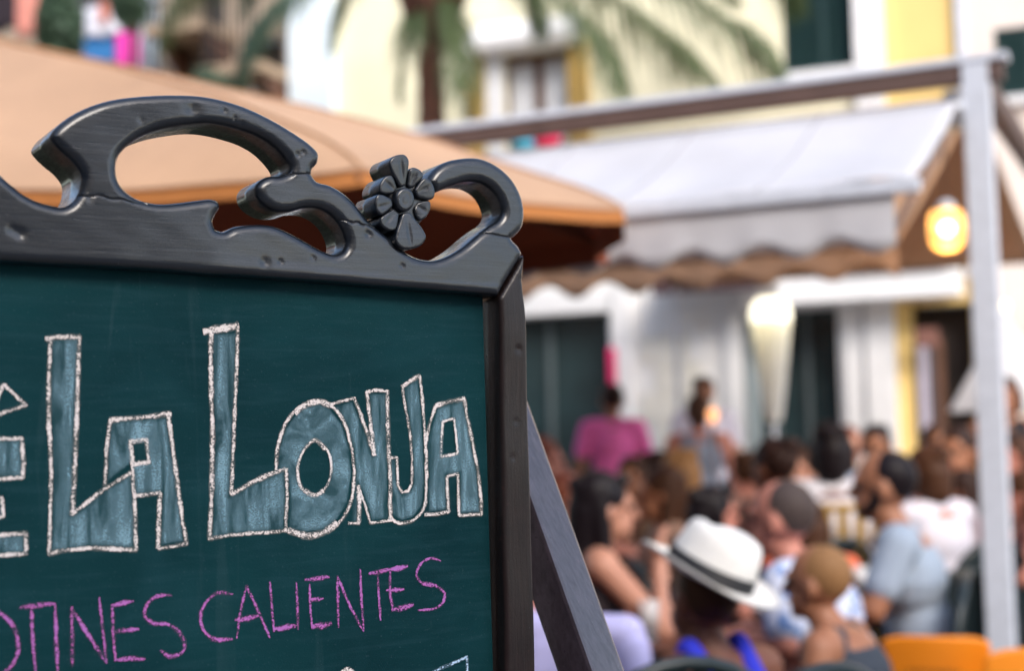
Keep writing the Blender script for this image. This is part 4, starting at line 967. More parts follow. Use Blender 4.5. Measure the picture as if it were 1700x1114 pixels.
# the other sides of the square, out of the picture
for nm, (x0, x1, y0, y1, h), m, lab in (('square_building', (-16, 22, -22, -15, 13.5), mat('umber_render', (.30, .22, .17), .85, .12, 1.5), 'umber rendered building closing the square behind the viewer'),
        ('square_building', (-16, -9, -14.8, 9, 11), mat('grey_umber_render', (.20, .17, .15), .85, .12, 1.5), 'tall grey building along the left side of the square')):
    e = empty(nm, ((x0+x1)/2, (y0+y1)/2, 0), 0, lab, 'building'); cx, cy = (x0+x1)/2, (y0+y1)/2
    MB().box(x0-cx, x1-cx, y0-cy, y1-cy, 0, h).build('wall', m, e)
    MB().box(x0-cx-.2, x1-cx+.2, y0-cy-.2, y1-cy+.2, h+.001, h+.25).build('cornice', BEIGE, e)
    wm = MB().box(-.5, .5, -.03, .03, -.8, .8).mesh('window', GLASSD)
    if nm and x1 > 0:
        for i in range(10):
            for j in range(3): o = link('window', wm, e); o.location = (x0-cx+2+i*3.8, y1-cy+.02, 1.6+j*3)
    else:
        for i in range(6):
            for j in range(3): o = link('window', wm, e); o.location = (x1-cx+.02, y0-cy+2+i*3.8, 1.6+j*3); o.rotation_euler = (0, 0, PI/2)

# unseen hedge and trough, added to darken what the carved crest reflects
hg = empty('added_dark_hedge', (-2.1, 3.6, 0), .12, 'unseen dark hedge in a trough, added behind the chalkboard to darken its reflections', 'hedge')
MB().box(-1.5, 1.5, -.22, .22, 0, .5).build('trough', BRN, hg, .01)
MB().box(-1.42, 1.42, -.15, .15, .501, 1.55).build('dark_core', mat('hedge_shadow', (.012, .018, .010), .9, .4, 20), hg)
mb = MB()
for i in range(7000):
    x = random.uniform(-1.5, 1.5); y = random.choice((-1, 1))*random.uniform(.10, .26); z = random.uniform(.52, 1.68)
    if random.random() < .3: y = random.uniform(-.24, .24); z = random.uniform(1.5, 1.70)
    p_ = Vector((x, y, z)); a = Vector((random.uniform(-1, 1), random.uniform(-1, 1), random.uniform(-1, 1))).normalized(); b_ = a.orthogonal().normalized(); q_ = random.uniform(.02, .04)
    mb.add([p_-a*q_, p_+b_*q_*.5, p_+a*q_, p_-b_*q_*.5], [(0, 1, 2, 3)])
tag(mb.build('foliage', mat('hedge_leaf', (.02, .04, .018), .6, .4, 8), hg), kind='stuff')
#PEOPLE
# ------------------------------------------------------------------ people
SK = {'fair': mat('skin_fair', (.50, .24, .16), .5, .08, 15, spec=.4), 'tan': mat('skin_tan', (.33, .14, .075), .5, .08, 15, spec=.4), 'brown': mat('skin_brown', (.17, .062, .035), .5, .08, 15, spec=.4), 'pink': mat('skin_pink', (.50, .20, .145), .5, .08, 15, spec=.4)}
HR = {k: v for k, v in {'black': mat('hair_black', (.010, .007, .009), .45, .4, 60, spec=.15, stretch=(4, 4, .5)), 'dark': mat('hair_dark_brown', (.028, .013, .010), .5, .4, 60, spec=.15, stretch=(4, 4, .5)), 'brown': mat('hair_brown', (.06, .026, .014), .5, .35, 60, spec=.15, stretch=(4, 4, .5)), 'blond': mat('hair_blond', (.27, .14, .06), .55, .3, 60, spec=.15, stretch=(4, 4, .5)), 'grey': mat('hair_grey', (.07, .052, .048), .55, .3, 60, spec=.15), 'red': mat('hair_auburn', (.16, .04, .02), .5, .3, 60, spec=.2)}.items()}
LIPS = mat('lips', (.30, .06, .05), .4); EYEW = mat('eye', (.03, .02, .02), .15); SHOE = mat('dark_shoe', (.03, .025, .025), .5)
def ctube(mb, p, q, r0, r1, n=12):
    """capsule that tapers"""
    p = Vector(p); q = Vector(q); d = (q-p); L = d.length; d.normalize(); pts = []; rad = []
    for a in (-.96, -.7, -.35): pts.append(p+d*r0*a); rad.append(r0*math.sqrt(1-a*a))
    for t in (0, .5, 1): pts.append(p.lerp(q, t)); rad.append(r0+(r1-r0)*t)
    for a in (.35, .7, .96): pts.append(q+d*r1*a); rad.append(r1*math.sqrt(1-a*a))
    mb.tube(pts, rad, n)
def fuse(name, prims, vox, m, parent, smooth=3, M=None):
    mb = MB()
    for p in prims:
        if p[0] == 'e':
            b = len(mb.v); mb.sphere((0, 0, 0), p[2], 8); R = p[3] if len(p) > 3 else None
            for i in range(b, len(mb.v)):
                v = Vector(mb.v[i]); v = (R @ v) if R else v; mb.v[i] = tuple(v+Vector(p[1]))
        else: ctube(mb, *p[1:])
    if M is not None: mb.v = [tuple(M @ Vector(v)) for v in mb.v]
    me = mb.mesh(name, m); o = bpy.data.objects.new(name, me); COL.objects.link(o)
    r = o.modifiers.new('r', 'REMESH'); r.mode = 'VOXEL'; r.voxel_size = vox; r.use_smooth_shade = True
    s = o.modifiers.new('s', 'SMOOTH'); s.iterations = smooth; s.factor = .5
    bpy.context.view_layer.update(); dg = bpy.context.evaluated_depsgraph_get()
    me2 = bpy.data.meshes.new_from_object(o.evaluated_get(dg)); o.modifiers.clear(); o.data = me2
    bpy.data.meshes.remove(me); me2.name = name
    if not me2.materials: me2.materials.append(m)
    o.parent = parent; return o
def person(label, px, Y, top, head, pose='sit', skin='fair', hair='dark', style='short', top_m=None, cut='tee', leg_m=None, lean=8, htilt=0, hturn=0, vox=.011, arms=None, hat=None, glasses=False, scale=None, shorts=False, zoff=0, side=0, group=None):
    """px, top: where head centre column and head top appear; head: the way the body faces, degrees clockwise from away-from-viewer"""
    H = 1.335 if pose == 'sit' else 1.735
    ztop = at(px, top, Y).z; l = math.radians(lean); hc_y = .52*math.sin(l)+.05
    H += .52*(math.cos(l)-1)
    sc = scale or min(1.12, max(.84, (ztop-zoff)/H))
    a = math.radians(head); fw = Vector((math.sin(a), math.cos(a), 0)); p = at(px, top, Y); base = Vector((p.x, p.y, 0)) - fw*hc_y*sc
    e = empty('person', (base.x, base.y, zoff), -a, label, 'person', group); e.scale = (sc,)*3
    s = SK[skin]; sit = pose == 'sit'
    T = Vector((math.sin(math.radians(side))*.5, math.sin(l), math.cos(l))).normalized(); P = Vector((0, 0, .55 if sit else .95)); V = Vector
    sw = .175; neck = P+T*.52; sh = [P+T*.455+V((k*sw, 0, 0)) for k in (-1, 1)]
    hcn = neck+V((0, .035, .115)); RH = Matrix.Rotation(math.radians(-hturn), 3, 'Z') @ Matrix.Rotation(math.radians(-htilt), 3, 'X')
    def h(x, y, z): return hcn + RH @ V((x, y, z))
    # arms: (elbow, wrist) per side, in body space
    if arms is None:
        arms = [((-.24, .16, .80), (-.14, .36, .79)), ((.24, .12, .78), (.14, .36, .79))] if sit else [((-.24, -.02, 1.13), (-.22, .08, .90)), ((.24, -.02, 1.13), (.22, .08, .90))]
    hips = [P+V((k*.09, .0, -.02)) for k in (-1, 1)]
    if sit: knees = [V((k*.12, .44, .52)) for k in (-1, 1)]; ank = [V((k*.13, .42, .09)) for k in (-1, 1)]
    else: knees = [V((k*.10, .02, .50)) for k in (-1, 1)]; ank = [V((k*.11, -.02, .09)) for k in (-1, 1)]
    B = [('e', P, (.165, .12, .12)), ('e', P+T*.17, (.135, .10, .13)), ('e', P+T*.34, (.155, .11, .16)), ('c', sh[0]+V((.03, 0, 0)), sh[1]-V((.03, 0, 0)), .062, .062),
         ('c', P+T*.47, neck+V((0, .02, .02)), .062, .05), ('e', h(0, -.01, .025), (.077, .095, .098)), ('e', h(0, .03, -.05), (.056, .06, .062)), ('e', h(0, .062, -.088), (.026, .024, .022)),
         ('c', h(0, .084, .015), h(0, .106, -.022), .009, .014), ('e', h(-.079, -.005, -.01), (.011, .020, .032)), ('e', h(.079, -.005, -.01), (.011, .020, .032)), ('c', h(-.035, .083, .028), h(.035, .083, .028), .012, .012)]
    for k in (0, 1):
        el, wr = V(arms[k][0]), V(arms[k][1]); B += [('c', sh[k], el, .052, .040), ('c', el, wr, .040, .027)]
        d = (wr-el).normalized(); sd = d.cross(V((0, 0, 1))).normalized() if abs(d.z) < .9 else V((1, 0, 0)); up = sd.cross(d)
        pm = wr+d*.05; B.append(('e', pm, (.036, .036, .028)))
        for i, (o_, L) in enumerate(((-.030, .060), (-.010, .072), (.010, .068), (.028, .052))):
            f0 = wr+d*.07+sd*o_; f1 = f0+d*L*.55-up*.008; f2 = f1+d*L*.35-up*.028; B += [('c', f0, f1, .0095, .009), ('c', f1, f2, .009, .0075)]
        tk = -1 if k == 1 else 1; t0 = wr+d*.03+sd*tk*-.03; B.append(('c', t0, t0+d*.045-sd*tk*.028-up*.01, .012, .009))
        B += [('c', hips[k], knees[k], .085, .055), ('c', knees[k], ank[k], .052, .034), ('c', ank[k]+V((0, -.03, -.04)), ank[k]+V((.0, .15, -.055)), .036, .030)]
    body = fuse('body', B, vox, s, e)
    for k in (-1, 1):
        m_ = MB(); c = h(k*.031, .080, .006); m_.sphere(c, .0125, 5); m_.build('eye', EYEW, e)
    m_ = MB(); m_.sphere(h(0, .088, -.052), (.022, .009, .007), 5); m_.build('lips', LIPS, e)
    # hair
    if hair:
        hm = HR[hair]; Hh = [('e', h(0, -.022, .038), (.086, .102, .096))]
        if style in ('crop', 'beard'): Hh = [('e', h(0, -.024, .032), (.080, .093, .092))]
        if style == 'long': Hh += [('c', h(0, -.06, .0), h(0, -.085, -.20), .082, .062), ('c', h(-.06, -.03, .02), h(-.075, -.02, -.16), .035, .03), ('c', h(.06, -.03, .02), h(.075, -.02, -.16), .035, .03), ('e', h(0, -.03, .05), (.09, .10, .092))]
        if style == 'bob': Hh += [('c', h(0, -.05, .0), h(0, -.06, -.07), .085, .075), ('c', h(-.07, -.01, .02), h(-.075, .0, -.07), .03, .025), ('c', h(.07, -.01, .02), h(.075, .0, -.07), .03, .025)]
        if style == 'bun': Hh += [('e', h(0, -.085, .11), (.045, .045, .042)), ('c', h(0, -.06, -.01), h(0, -.05, -.05), .07, .05)]
        if style == 'beard': Hh += [('c', h(-.05, .03, -.06), h(0, .068, -.085), .022, .022), ('c', h(.05, .03, -.06), h(0, .068, -.085), .022, .022), ('c', h(-.068, .01, -.01), h(-.05, .03, -.06), .016, .02), ('c', h(.068, .01, -.01), h(.05, .03, -.06), .016, .02)]
        for i in range(0 if style in ('crop', 'beard') else 6):
            an = random.uniform(0, 2*PI); Hh.append(('e', h(.05*math.cos(an), -.03+.06*math.sin(an)-.01, .085+random.uniform(-.01, .015)), (.035, .035, .03)))
        fuse('hair', Hh, min(vox, .009), hm, e, 2)
    if glasses:
        g = MB()
        for k in (-1, 1): g.sphere(h(k*.036, .062, .105), (.030, .016, .019), 6)
        g.tube([h(-.036, .07, .11), h(.036, .07, .11)], .004, 6)
        for k in (-1, 1): g.tube([h(k*.06, .055, .10), h(k*.088, -.03, .05)], .004, 6)
        g.build('sunglasses', mat('sunglass', (.008, .012, .016), .12), e)
    # garment
    if top_m:
        g = .014; G = [('e', P, (.165+g, .12+g, .12)), ('e', P+T*.17, (.137+g, .102+g, .14)), ('e', P+T*.33, (.157+g, .112+g, .15))]
        if cut in ('tee', 'long'):
            G += [('c', sh[0]+V((.03, 0, -.006)), sh[1]-V((.03, 0, .006)), .062+g*.9, .062+g*.9)]
            for k in (0, 1):
                el = V(arms[k][0]); wr = V(arms[k][1])
                if cut == 'tee': G.append(('c', sh[k], sh[k].lerp(el, .62), .062, .060))
                else: G += [('c', sh[k], el, .062, .050), ('c', el, el.lerp(wr, .85), .050, .038)]
        elif cut == 'tank':
            G += [('c', sh[0]+V((.085, 0, -.01)), sh[1]-V((.085, 0, .01)), .062+g*.7, .062+g*.7)]
        elif cut == 'strap':
            G = G[:2]+[('e', P+T*.29, (.157+g, .112+g, .13))]
            for k in (-1, 1): G += [('c', P+T*.38+V((k*.09, .10, .0)), P+T*.525+V((k*.085, .0, .0)), .026, .026), ('c', P+T*.525+V((k*.085, -.01, .0)), P+T*.36+V((k*.06, -.12, 0)), .028, .040)]
        fuse({'tee': 'shirt', 'long': 'shirt', 'tank': 'tank_top', 'strap': 'strap_top'}[cut], G, vox, top_m, e)
    lm = leg_m or mat('dark_trousers', (.04, .04, .055), .8); G = [('e', P-V((0, 0, .02)), (.182, .137, .115))]
    for k in (0, 1):
        G.append(('c', hips[k], knees[k] if not shorts else hips[k].lerp(knees[k], .7), .100, .075))
        if not shorts: G.append(('c', knees[k], ank[k], .072, .055))
    fuse('shorts' if shorts else 'trousers', G, vox*1.2, lm, e)
    sm = []
    for k in (0, 1): fuse('shoe', [('c', ank[k]+V((0, -.035, -.045)), ank[k]+V((0, .16, -.055)), .044, .036)], vox*1.2, SHOE, e)
    e['_hc'] = 1
    return e, h, sc
def cl(name, c, r=.85, **k): return mat(name, c, r, .08, 10, **k)
CH = []     # seats to give a chair
def seat(label, *a, chair=True, **k):
    e, h, sc = person(label, *a, **k)
    if chair: CH.append((e, label))
    return e, h
# the woman in the straw hat
e, h = seat('person in a white straw hat and royal blue strap top, back to the viewer', 1155, 3.3, 902, 325, skin='brown', hair='brown', style='crop', top_m=cl('royal_blue_cloth', (.02, .03, .55)), cut='strap', lean=8, vox=.007, htilt=-8)
RT = Matrix.Rotation(math.radians(2), 3, 'Z')
def hatpart(name, prof, m, sx, sy, fn=None):
    n = 48; vs = []; fs = []; tl = Matrix.Rotation(math.radians(16), 3, 'Y') @ Matrix.Rotation(math.radians(20), 3, 'X')
    for i, (r, z) in enumerate(prof):
        for j in range(n):
            a_ = 2*PI*j/n; v = Vector((r*sx*math.cos(a_), r*sy*math.sin(a_), z))
            if fn: v = fn(v, r)
            vs.append(h(0, -.02, .07) + tl @ (v*1.15))
    for i in range(len(prof)-1):
        for j in range(n): fs.append((i*n+j, i*n+(j+1) % n, (i+1)*n+(j+1) % n, (i+1)*n+j))
    mb = MB(); mb.add(vs, fs, 0, True); return mb.build(name, m, None)
STRAW = mat('white_straw', (.80, .78, .74), .8, .08, 90, .0012, 260)
def brimf(v, r):
    if r > .11: v.z += .020*(abs(v.x)/.15)**2 - .004*(v.y/.15)
    return v
def crf(v, r):
    if v.z > .07: v.z -= .020*math.exp(-(v.x/.035)**2); v.x *= 1-.12*max(0, v.y/.1)
    return v
hat = hatpart('hat', [(.160, .004), (.161, 0), (.158, -.003), (.13, -.002), (.105, .0), (.100, .008), (.096, .035), (.093, .070), (.087, .095), (.078, .110), (.060, .118), (.03, .119), (.0, .119)], STRAW, .98, 1.12, lambda v, r: crf(brimf(v, r), r))
hat.parent = e
band = hatpart('hat_band', [(.1025, .006), (.1015, .008), (.0995, .036), (.098, .038)], mat('black_ribbon', (.01, .01, .012), .6), .98, 1.12); band.parent = hat
e, h = seat('person with thinning blond hair in a charcoal sleeveless top, facing left', 1345, 3.9, 890, 300, chair=False, skin='tan', hair='blond', style='crop', top_m=cl('charcoal_jersey', (.028, .038, .055)), cut='tank', lean=20, vox=.008)
blond = e
e, h = seat('man with dark beard in a pale grey blue t-shirt leaning on a table', 1455, 4.9, 748, 288, skin='tan', hair='black', style='beard', top_m=cl('grey_blue_tee', (.30, .36, .44)), cut='tee', lean=11, vox=.009, scale=1.04)
e, h = seat('woman with long dark hair and sunglasses pushed up, hand raised by her chin', 1012, 4.9, 775, 84, skin='fair', hair='black', style='long', top_m=cl('dark_brown_top', (.022, .014, .018)), cut='tank', lean=8, vox=.008, glasses=True, arms=[((-.22, .20, .78), (-.10, .40, .80)), ((.20, .26, .78), (.10, .27, 1.0))])
e, h = seat('dark haired woman with sunglasses on her head beside the straw hat', 1190, 5.8, 798, 80, skin='pink', hair='black', style='bob', top_m=cl('plum_top', (.10, .02, .04)), cut='tee', lean=5, vox=.010, glasses=True)
e, h = seat('man with cropped grey hair in a blue and white patterned shirt', 1285, 4.4, 782, 300, chair=False, skin='pink', hair='grey', style='crop', top_m=None, lean=24, vox=.009)
patt = e
pm = bpy.data.materials.new('patterned_shirt'); pm.use_nodes = True; n_ = pm.node_tree.nodes; l_ = pm.node_tree.links
vo = n_.new('ShaderNodeTexVoronoi'); vo.inputs['Scale'].default_value = 26; tc = n_.new('ShaderNodeTexCoord'); l_.new(tc.outputs['Object'], vo.inputs[0]); cr = n_.new('ShaderNodeValToRGB'); l_.new(vo.outputs['Distance'], cr.inputs[0])
cr.color_ramp.elements[0].color = (.10, .22, .50, 1); cr.color_ramp.elements[1].color = (.62, .66, .80, 1); cr.color_ramp.elements[0].position = .3; cr.color_ramp.elements[1].position = .5; l_.new(cr.outputs[0], n_['Principled BSDF'].inputs['Base Color']); n_['Principled BSDF'].inputs['Roughness'].default_value = .85
l = math.radians(24); T = Vector((0, math.sin(l), math.cos(l))); P = Vector((0, 0, .55)); g = .014
fuse('shirt', [('e', P, (.18, .135, .12)), ('e', P+T*.17, (.152, .117, .14)), ('e', P+T*.33, (.172, .127, .15)), ('c', P+T*.45+Vector((-.14, 0, 0)), P+T*.45+Vector((.14, 0, 0)), .076, .076)] + [('c', P+T*.455+Vector((k*.175, 0, 0)), (P+T*.455+Vector((k*.175, 0, 0))).lerp(Vector((k*.24, .16, .80)), .7), .064, .062) for k in (-1, 1)], .009, pm, e)
seat('man with dark brown hair seated directly behind the patterned shirt', 1275, 6.3, 718, 320, skin='brown', hair='dark', top_m=cl('umber_shirt', (.06, .025, .02)), lean=5)
person('standing man in a bright pink shirt by the dark shop door', 1016, 10.6, 632, 5, 'stand', 'tan', 'dark', 'short', cl('bright_pink_shirt', (.95, .18, .52)), 'tee', cl('pale_blue_shorts', (.45, .55, .70)), lean=3, vox=.014, shorts=True)
person('standing woman with hair in a bun and grey sleeveless top', 1158, 9.6, 652, 8, 'stand', 'pink', 'brown', 'bun', cl('grey_tank', (.22, .27, .36)), 'tank', cl('denim_skirt_trousers', (.12, .15, .22)), lean=3, vox=.014)
person('small distant person with dark hair at the white stone wall', 1168, 11.8, 618, 180, 'stand', 'tan', 'dark', 'short', cl('pale_lilac_shirt', (.60, .58, .70)), 'tee', lean=0, vox=.016)
seat('person with black hair in a white t-shirt on the yellow slatted chair', 1378, 6.9, 690, 12, skin='brown', hair='black', style='bob', top_m=cl('white_tee_one', (.72, .72, .80)), lean=6, scale=1.12)
seat('person with black hair in a light blue shirt far back by the pillar', 1452, 8.6, 698, 200, skin='tan', hair='black', top_m=cl('light_blue_shirt', (.45, .55, .75)), lean=6, scale=1.12)
seat('brown haired person in a white t-shirt left of the white post', 1528, 6.6, 702, 330, skin='pink', hair='brown', style='bob', top_m=cl('white_tee_two', (.62, .60, .68)), lean=8, scale=1.03)
seat('person in a beige top with brown hair between two dark haired women', 1088, 6.3, 768, 265, skin='tan', hair='brown', style='long', top_m=cl('beige_top', (.34, .20, .14)), lean=5)
seat('woman with auburn hair at the far left of the diners', 905, 7.2, 716, 100, skin='pink', hair='red', style='bob', top_m=cl('white_blouse', (.62, .58, .62)), cut='tee', lean=3)
seat('person with bare shoulders in a rose strap top near the rear leg of the board', 945, 6.2, 772, 70, skin='pink', hair='red', style='crop', top_m=cl('rose_top', (.45, .16, .16)), cut='strap', lean=6)
seat('child with fair skin in teal shorts low behind the rear leg of the board', 908, 4.6, 905, 60, skin='pink', hair='brown', top_m=cl('lilac_vest', (.40, .30, .42)), cut='tank', leg_m=cl('teal_shorts', (.03, .25, .30)), shorts=True, lean=14, scale=.84, vox=.010)
seat('blond person in an olive top beside the standing woman', 1118, 7.6, 738, 300, skin='fair', hair='blond', style='bob', top_m=cl('olive_top', (.24, .18, .06)), lean=6)
seat('person in a coral orange top behind the grey cropped hair', 1342, 6.0, 802, 15, skin='pink', hair='brown', style='bob', top_m=cl('coral_top', (.75, .16, .07)), lean=8, scale=.86)
seat('person in a white shirt half hidden between tables', 1322, 7.6, 738, 200, skin='fair', hair='brown', top_m=cl('white_shirt_three', (.72, .72, .76)), lean=4)
seat('person with dark hair and sienna shirt behind the white t-shirts', 1585, 7.6, 700, 220, skin='tan', hair='dark', top_m=cl('sienna_shirt', (.20, .06, .04)), lean=6)
seat('dark haired person in a maroon top just left of the white post', 1586, 7.4, 775, 280, skin='brown', hair='dark', style='long', top_m=cl('maroon_top', (.10, .025, .03)), lean=10)
seat('person in rust brown in the furthest row right of the ochre panel', 1555, 9.4, 672, 180, skin='tan', hair='brown', top_m=cl('rust_top', (.22, .08, .05)), lean=4, scale=1.12)
person('standing person in a black dress right of the white post', 1668, 8.6, 618, 200, 'stand', 'tan', 'dark', 'bob', cl('black_dress', (.01, .01, .015)), 'tank', cl('black_leggings', (.01, .01, .012)), lean=0, vox=.013)
seat('woman with light brown hair at the right edge of the picture', 1688, 6.6, 775, 280, skin='pink', hair='brown', style='long', top_m=cl('dark_wine_top', (.08, .02, .03)), cut='tank', lean=8)
seat('person with tousled brown hair right of the post in the back row', 1682, 8.0, 716, 250, skin='pink', hair='brown', style='bob', top_m=cl('terracotta_top', (.28, .10, .06)), lean=6)
seat('bronzed person in brown between the pink shirt and the beige top', 1046, 8.2, 752, 200, skin='tan', hair='brown', top_m=cl('chocolate_top', (.12, .06, .04)), lean=4)
seat('person in a pale blue top left of the standing woman', 1098, 8.8, 742, 60, skin='fair', hair='dark', style='bob', top_m=cl('pale_blue_top', (.40, .45, .68)), lean=6)
seat('person in a dark shirt seated before the tapered lamp', 1245, 7.9, 742, 30, skin='pink', hair='brown', top_m=cl('taupe_shirt', (.25, .16, .14)), lean=6)
seat('person with ginger hair in front of the dark doorway on the right', 1410, 9.8, 700, 160, skin='fair', hair='red', top_m=cl('sand_shirt', (.45, .32, .22)), lean=2)

# ------------------------------------------------------------------ chairs and tables
CHM = mat('teal_black_rattan', (.006, .016, .019), .4, .25, 40); 
def chair(name, m, slats=5, round_=True, w_=.24, hb=.92, slat_m=None):
    e = empty(name)
    mb = MB(); mb.box(-w_+.02, w_-.02, -.21, .22, .43, .455); mb.build('seat', m, e, .008)
    for sx_ in (-1, 1):
        for sy_ in (-1, 1):
            mb = MB(); mb.tube([(sx_*(w_-.04), sy_*.18, .43), (sx_*(w_-.01), sy_*.215, 0)], .014, 8); mb.build('leg', m, e)
    mb = MB(); P = [(-w_+.02, -.20, .44)] + [(-w_*math.cos(t)*1.0, -.23-.05*math.sin(t), .66+(hb-.66)*math.sin(t)**.8) for t in np.linspace(0.02, PI-.02, 15)] + [(w_-.02, -.20, .44)]
    if not round_: P = [(-w_+.02, -.2, .44), (-w_, -.24, hb-.03), (-w_+.03, -.245, hb), (w_-.03, -.245, hb), (w_, -.24, hb-.03), (w_-.02, -.2, .44)]
    mb.tube(P, .016, 8); mb.build('back_frame', m, e)
    for i in range(slats):
        x = -w_+2*w_*(i+1)/(slats+1); zt = .66+(hb-.66)*math.sqrt(max(0, 1-(x/w_)**2)) if round_ else hb
        mb = MB(); mb.bar((x, -.205, .45), (x, -.25, zt-.005), .04 if slat_m is None else .045, .010, (0, 1, 0)); mb.build('slat', slat_m or m, e)
    return e
proto = chair('bistro_chair', CHM, 9); first = True
BL = lambda t: t.replace('person ', 'one ', 1)
for e, lab in CH:
    if 'yellow slatted' in lab:
        c = chair('slatted_chair', mat('yellow_wood', (.50, .30, .06), .5, .15, 12), 6, False, hb=.98); tag(c, 'yellow wooden slat back chair behind the white t-shirt', 'chair')
    else:
        c = proto if first else copy_tree(proto); first = False
        tag(c, ('dark teal chair under the ' + ' '.join(lab.split()[:11])), 'chair', 'dark bistro chairs of the diners')
    c.location = (e.location.x-(.17 if 'dark beard' in lab else 0), e.location.y, 0) ; c.rotation_euler = e.rotation_euler; c.scale = (max(1, e.scale[0]*.98),)*3
def free_chair(px, py, Y, head, label, base=None, hb=.92, **k):
    c = base or copy_tree(proto); p = at(px, py, Y); a_ = math.radians(head); s_ = p.z/hb; c.location = (p.x+.27*math.sin(a_), p.y+.27*math.cos(a_), 0); c.rotation_euler = (0, 0, -a_); c.scale = (1, 1, s_)
    tag(c, label, 'chair', None if base else 'dark bistro chairs of the diners'); return c
free_chair(1600, 950, 5.6, 350, 'empty dark round-backed chair just behind the orange chairs')
free_chair(1480, 985, 5.3, 25, 'dark round-backed chair left of the empty one by the orange chairs')
free_chair(1135, 1100, 2.9, 340, 'black chair back low in front of the straw-hatted person')
OR = mat('orange_plastic', (.85, .26, .01), .45, .05, 8)
def orange(px, py, Y, head, label):
    e = empty('orange_chair'); mb = MB(); n = 12; vs = []; fs = []; 
    p = at(px, py, Y); hb = p.z
    def f(u, v): return Vector((-.15+.30*u, -.20-.05*v-.03*math.cos((u-.5)*PI)+.0, hb-.30+.30*v - (.02*(abs(u-.5)*2)**6 if v > .9 else 0)))
    mb.add(*sheet(f, 14, 8, .012), 0, True)
    for i, v in enumerate(mb.v): pass
    back = mb.build('backrest', OR, e)
    me = back.data
    mb = MB(); mb.box(-.16, .16, -.20, .20, .43, .455); mb.build('seat', OR, e, .01)
    for sx_ in (-1, 1):
        mb = MB(); mb.tube([(sx_*.135, -.22, hb-.28), (sx_*.145, -.2, .43), (sx_*.16, -.24, 0)], .013, 8); mb.build('leg', STEEL, e)
        mb = MB(); mb.tube([(sx_*.14, .18, .43), (sx_*.16, .22, 0)], .013, 8); mb.build('leg', STEEL, e)
    # faded print on the outside of the back: unreadable dark marks in two rows
    mb = MB(); r_ = random.Random(3)
    for row, (z, s_, k) in enumerate(((hb-.10, .007, 9), (hb-.14, .011, 7))):
        x = -.075
        for i in range(k):
            w_ = s_*r_.uniform(.7, 1.5); y0 = -.2-.05*(z-hb+.3)/.3-.03*math.cos(((x+.15)/.3-.5)*PI)-.004
            mb.bar((x, y0, z-s_), (x+w_*.4, y0, z+s_*r_.uniform(.3, 1)), .003, .003); mb.bar((x, y0, z-s_*r_.uniform(-.5, 1)), (x+w_*1.2, y0, z), .003, .003)
            x += .15/k
    mb.build('faded_print', mat('print_brown', (.10, .03, .01), .7), e)
    a_ = math.radians(head); e.location = (p.x+.27*math.sin(a_), p.y+.27*math.cos(a_), 0); e.rotation_euler = (0, 0, -a_); return tag(e, label, 'chair', 'orange plastic chairs')
orange(1552, 1056, 4.1, 14, 'bright orange plastic chair with faded dark print at the bottom')
orange(1712, 1074, 4.0, -25, 'bright orange plastic chair at the bottom right corner')

def table(name, px, py, Y, m, label, r=None, wd=.8, dp=.7, rot=0, legs=4, z=.75):
    p = at(px, py, Y); e = empty(name, (p.x, p.y, 0), rot, label, 'table')
    if r:
        mb = MB(); mb.lathe([(0, z-.03), (r-.01, z-.03), (r, z-.02), (r, z-.005), (r-.008, z), (0, z)], n=36); mb.build('tabletop', m, e)
        mb = MB(); mb.tube([(0, 0, .03), (0, 0, z-.03)], .03, 10); mb.build('pedestal', STEEL, e); mb = MB(); mb.lathe([(0, 0.03), (.22, .025), (.23, 0)], n=24); mb.build('foot', STEEL, e)
    else:
        mb = MB(); mb.box(-wd/2, wd/2, -dp/2, dp/2, z-.035, z); mb.build('tabletop', m, e, .006)
        for sx_ in (-1, 1):
            for sy_ in (-1, 1): mb = MB(); mb.box(sx_*(wd/2-.05)-.025, sx_*(wd/2-.05)+.025, sy_*(dp/2-.05)-.025, sy_*(dp/2-.05)+.025, 0, z-.036); mb.build('leg', m, e)
    return e
WT = mat('white_table', (.74, .74, .78), .5, .05, 10); DW = mat('dark_mahogany', (.075, .018, .010), .4, .25, 14, stretch=(1, 6, 1))
t1 = table('cafe_table', 1075, 1020, 4.5, DW, 'dark reddish wooden table before the woman with raised hand', wd=.9, dp=.75, rot=.3)
t2 = table('cafe_table', 1655, 930, 7.2, WT, 'white topped table behind the post on the right', wd=1.6, dp=.8, rot=FA)
t3 = table('cafe_table', 1395, 880, 5.6, WT, 'white round table between the patterned shirt and the bearded man', r=.36)
t4 = table('cafe_table', 1235, 1010, 4.1, DW, 'dark wooden table hidden in front of the straw hat', wd=.7, dp=.6, rot=-.2)
t5 = table('cafe_table', 1130, 840, 7.0, WT, 'white round table amid the middle rows', r=.35)
t6 = table('cafe_table', 1480, 800, 8.0, WT, 'white round table in the back row near the ochre wall', r=.35)
t7 = table('cafe_table', 985, 840, 7.3, DW, 'dark round table in the back row at left', r=.35)
GL = mat('clear_glass', (.85, .9, .92), .05, .02, spec=.8, alpha=.45)
def glass(tbl, dx, dy, label, h_=.13, r=.034, m=GL, fill=None):
    e = empty('drinking_glass', (tbl.location.x+dx, tbl.location.y+dy, .751), 0, label, 'glass')
    mb = MB(); mb.lathe([(0, .004), (r*.75, .004), (r*.8, .0), (r, h_), (r-.003, h_), (r*.72, .008), (0, .008)], n=18); mb.build('tumbler', m, e)
    if fill: mb = MB(); mb.lathe([(0, .009), (r*.70, .009), (r*.86, h_*.72), (0, h_*.72)], n=18); mb.build('drink', fill, e)
AM = mat('amber_drink', (.75, .24, .02), .2, .1, transl=.4); RD = mat('red_drink', (.45, .02, .03), .2, .1, transl=.3)
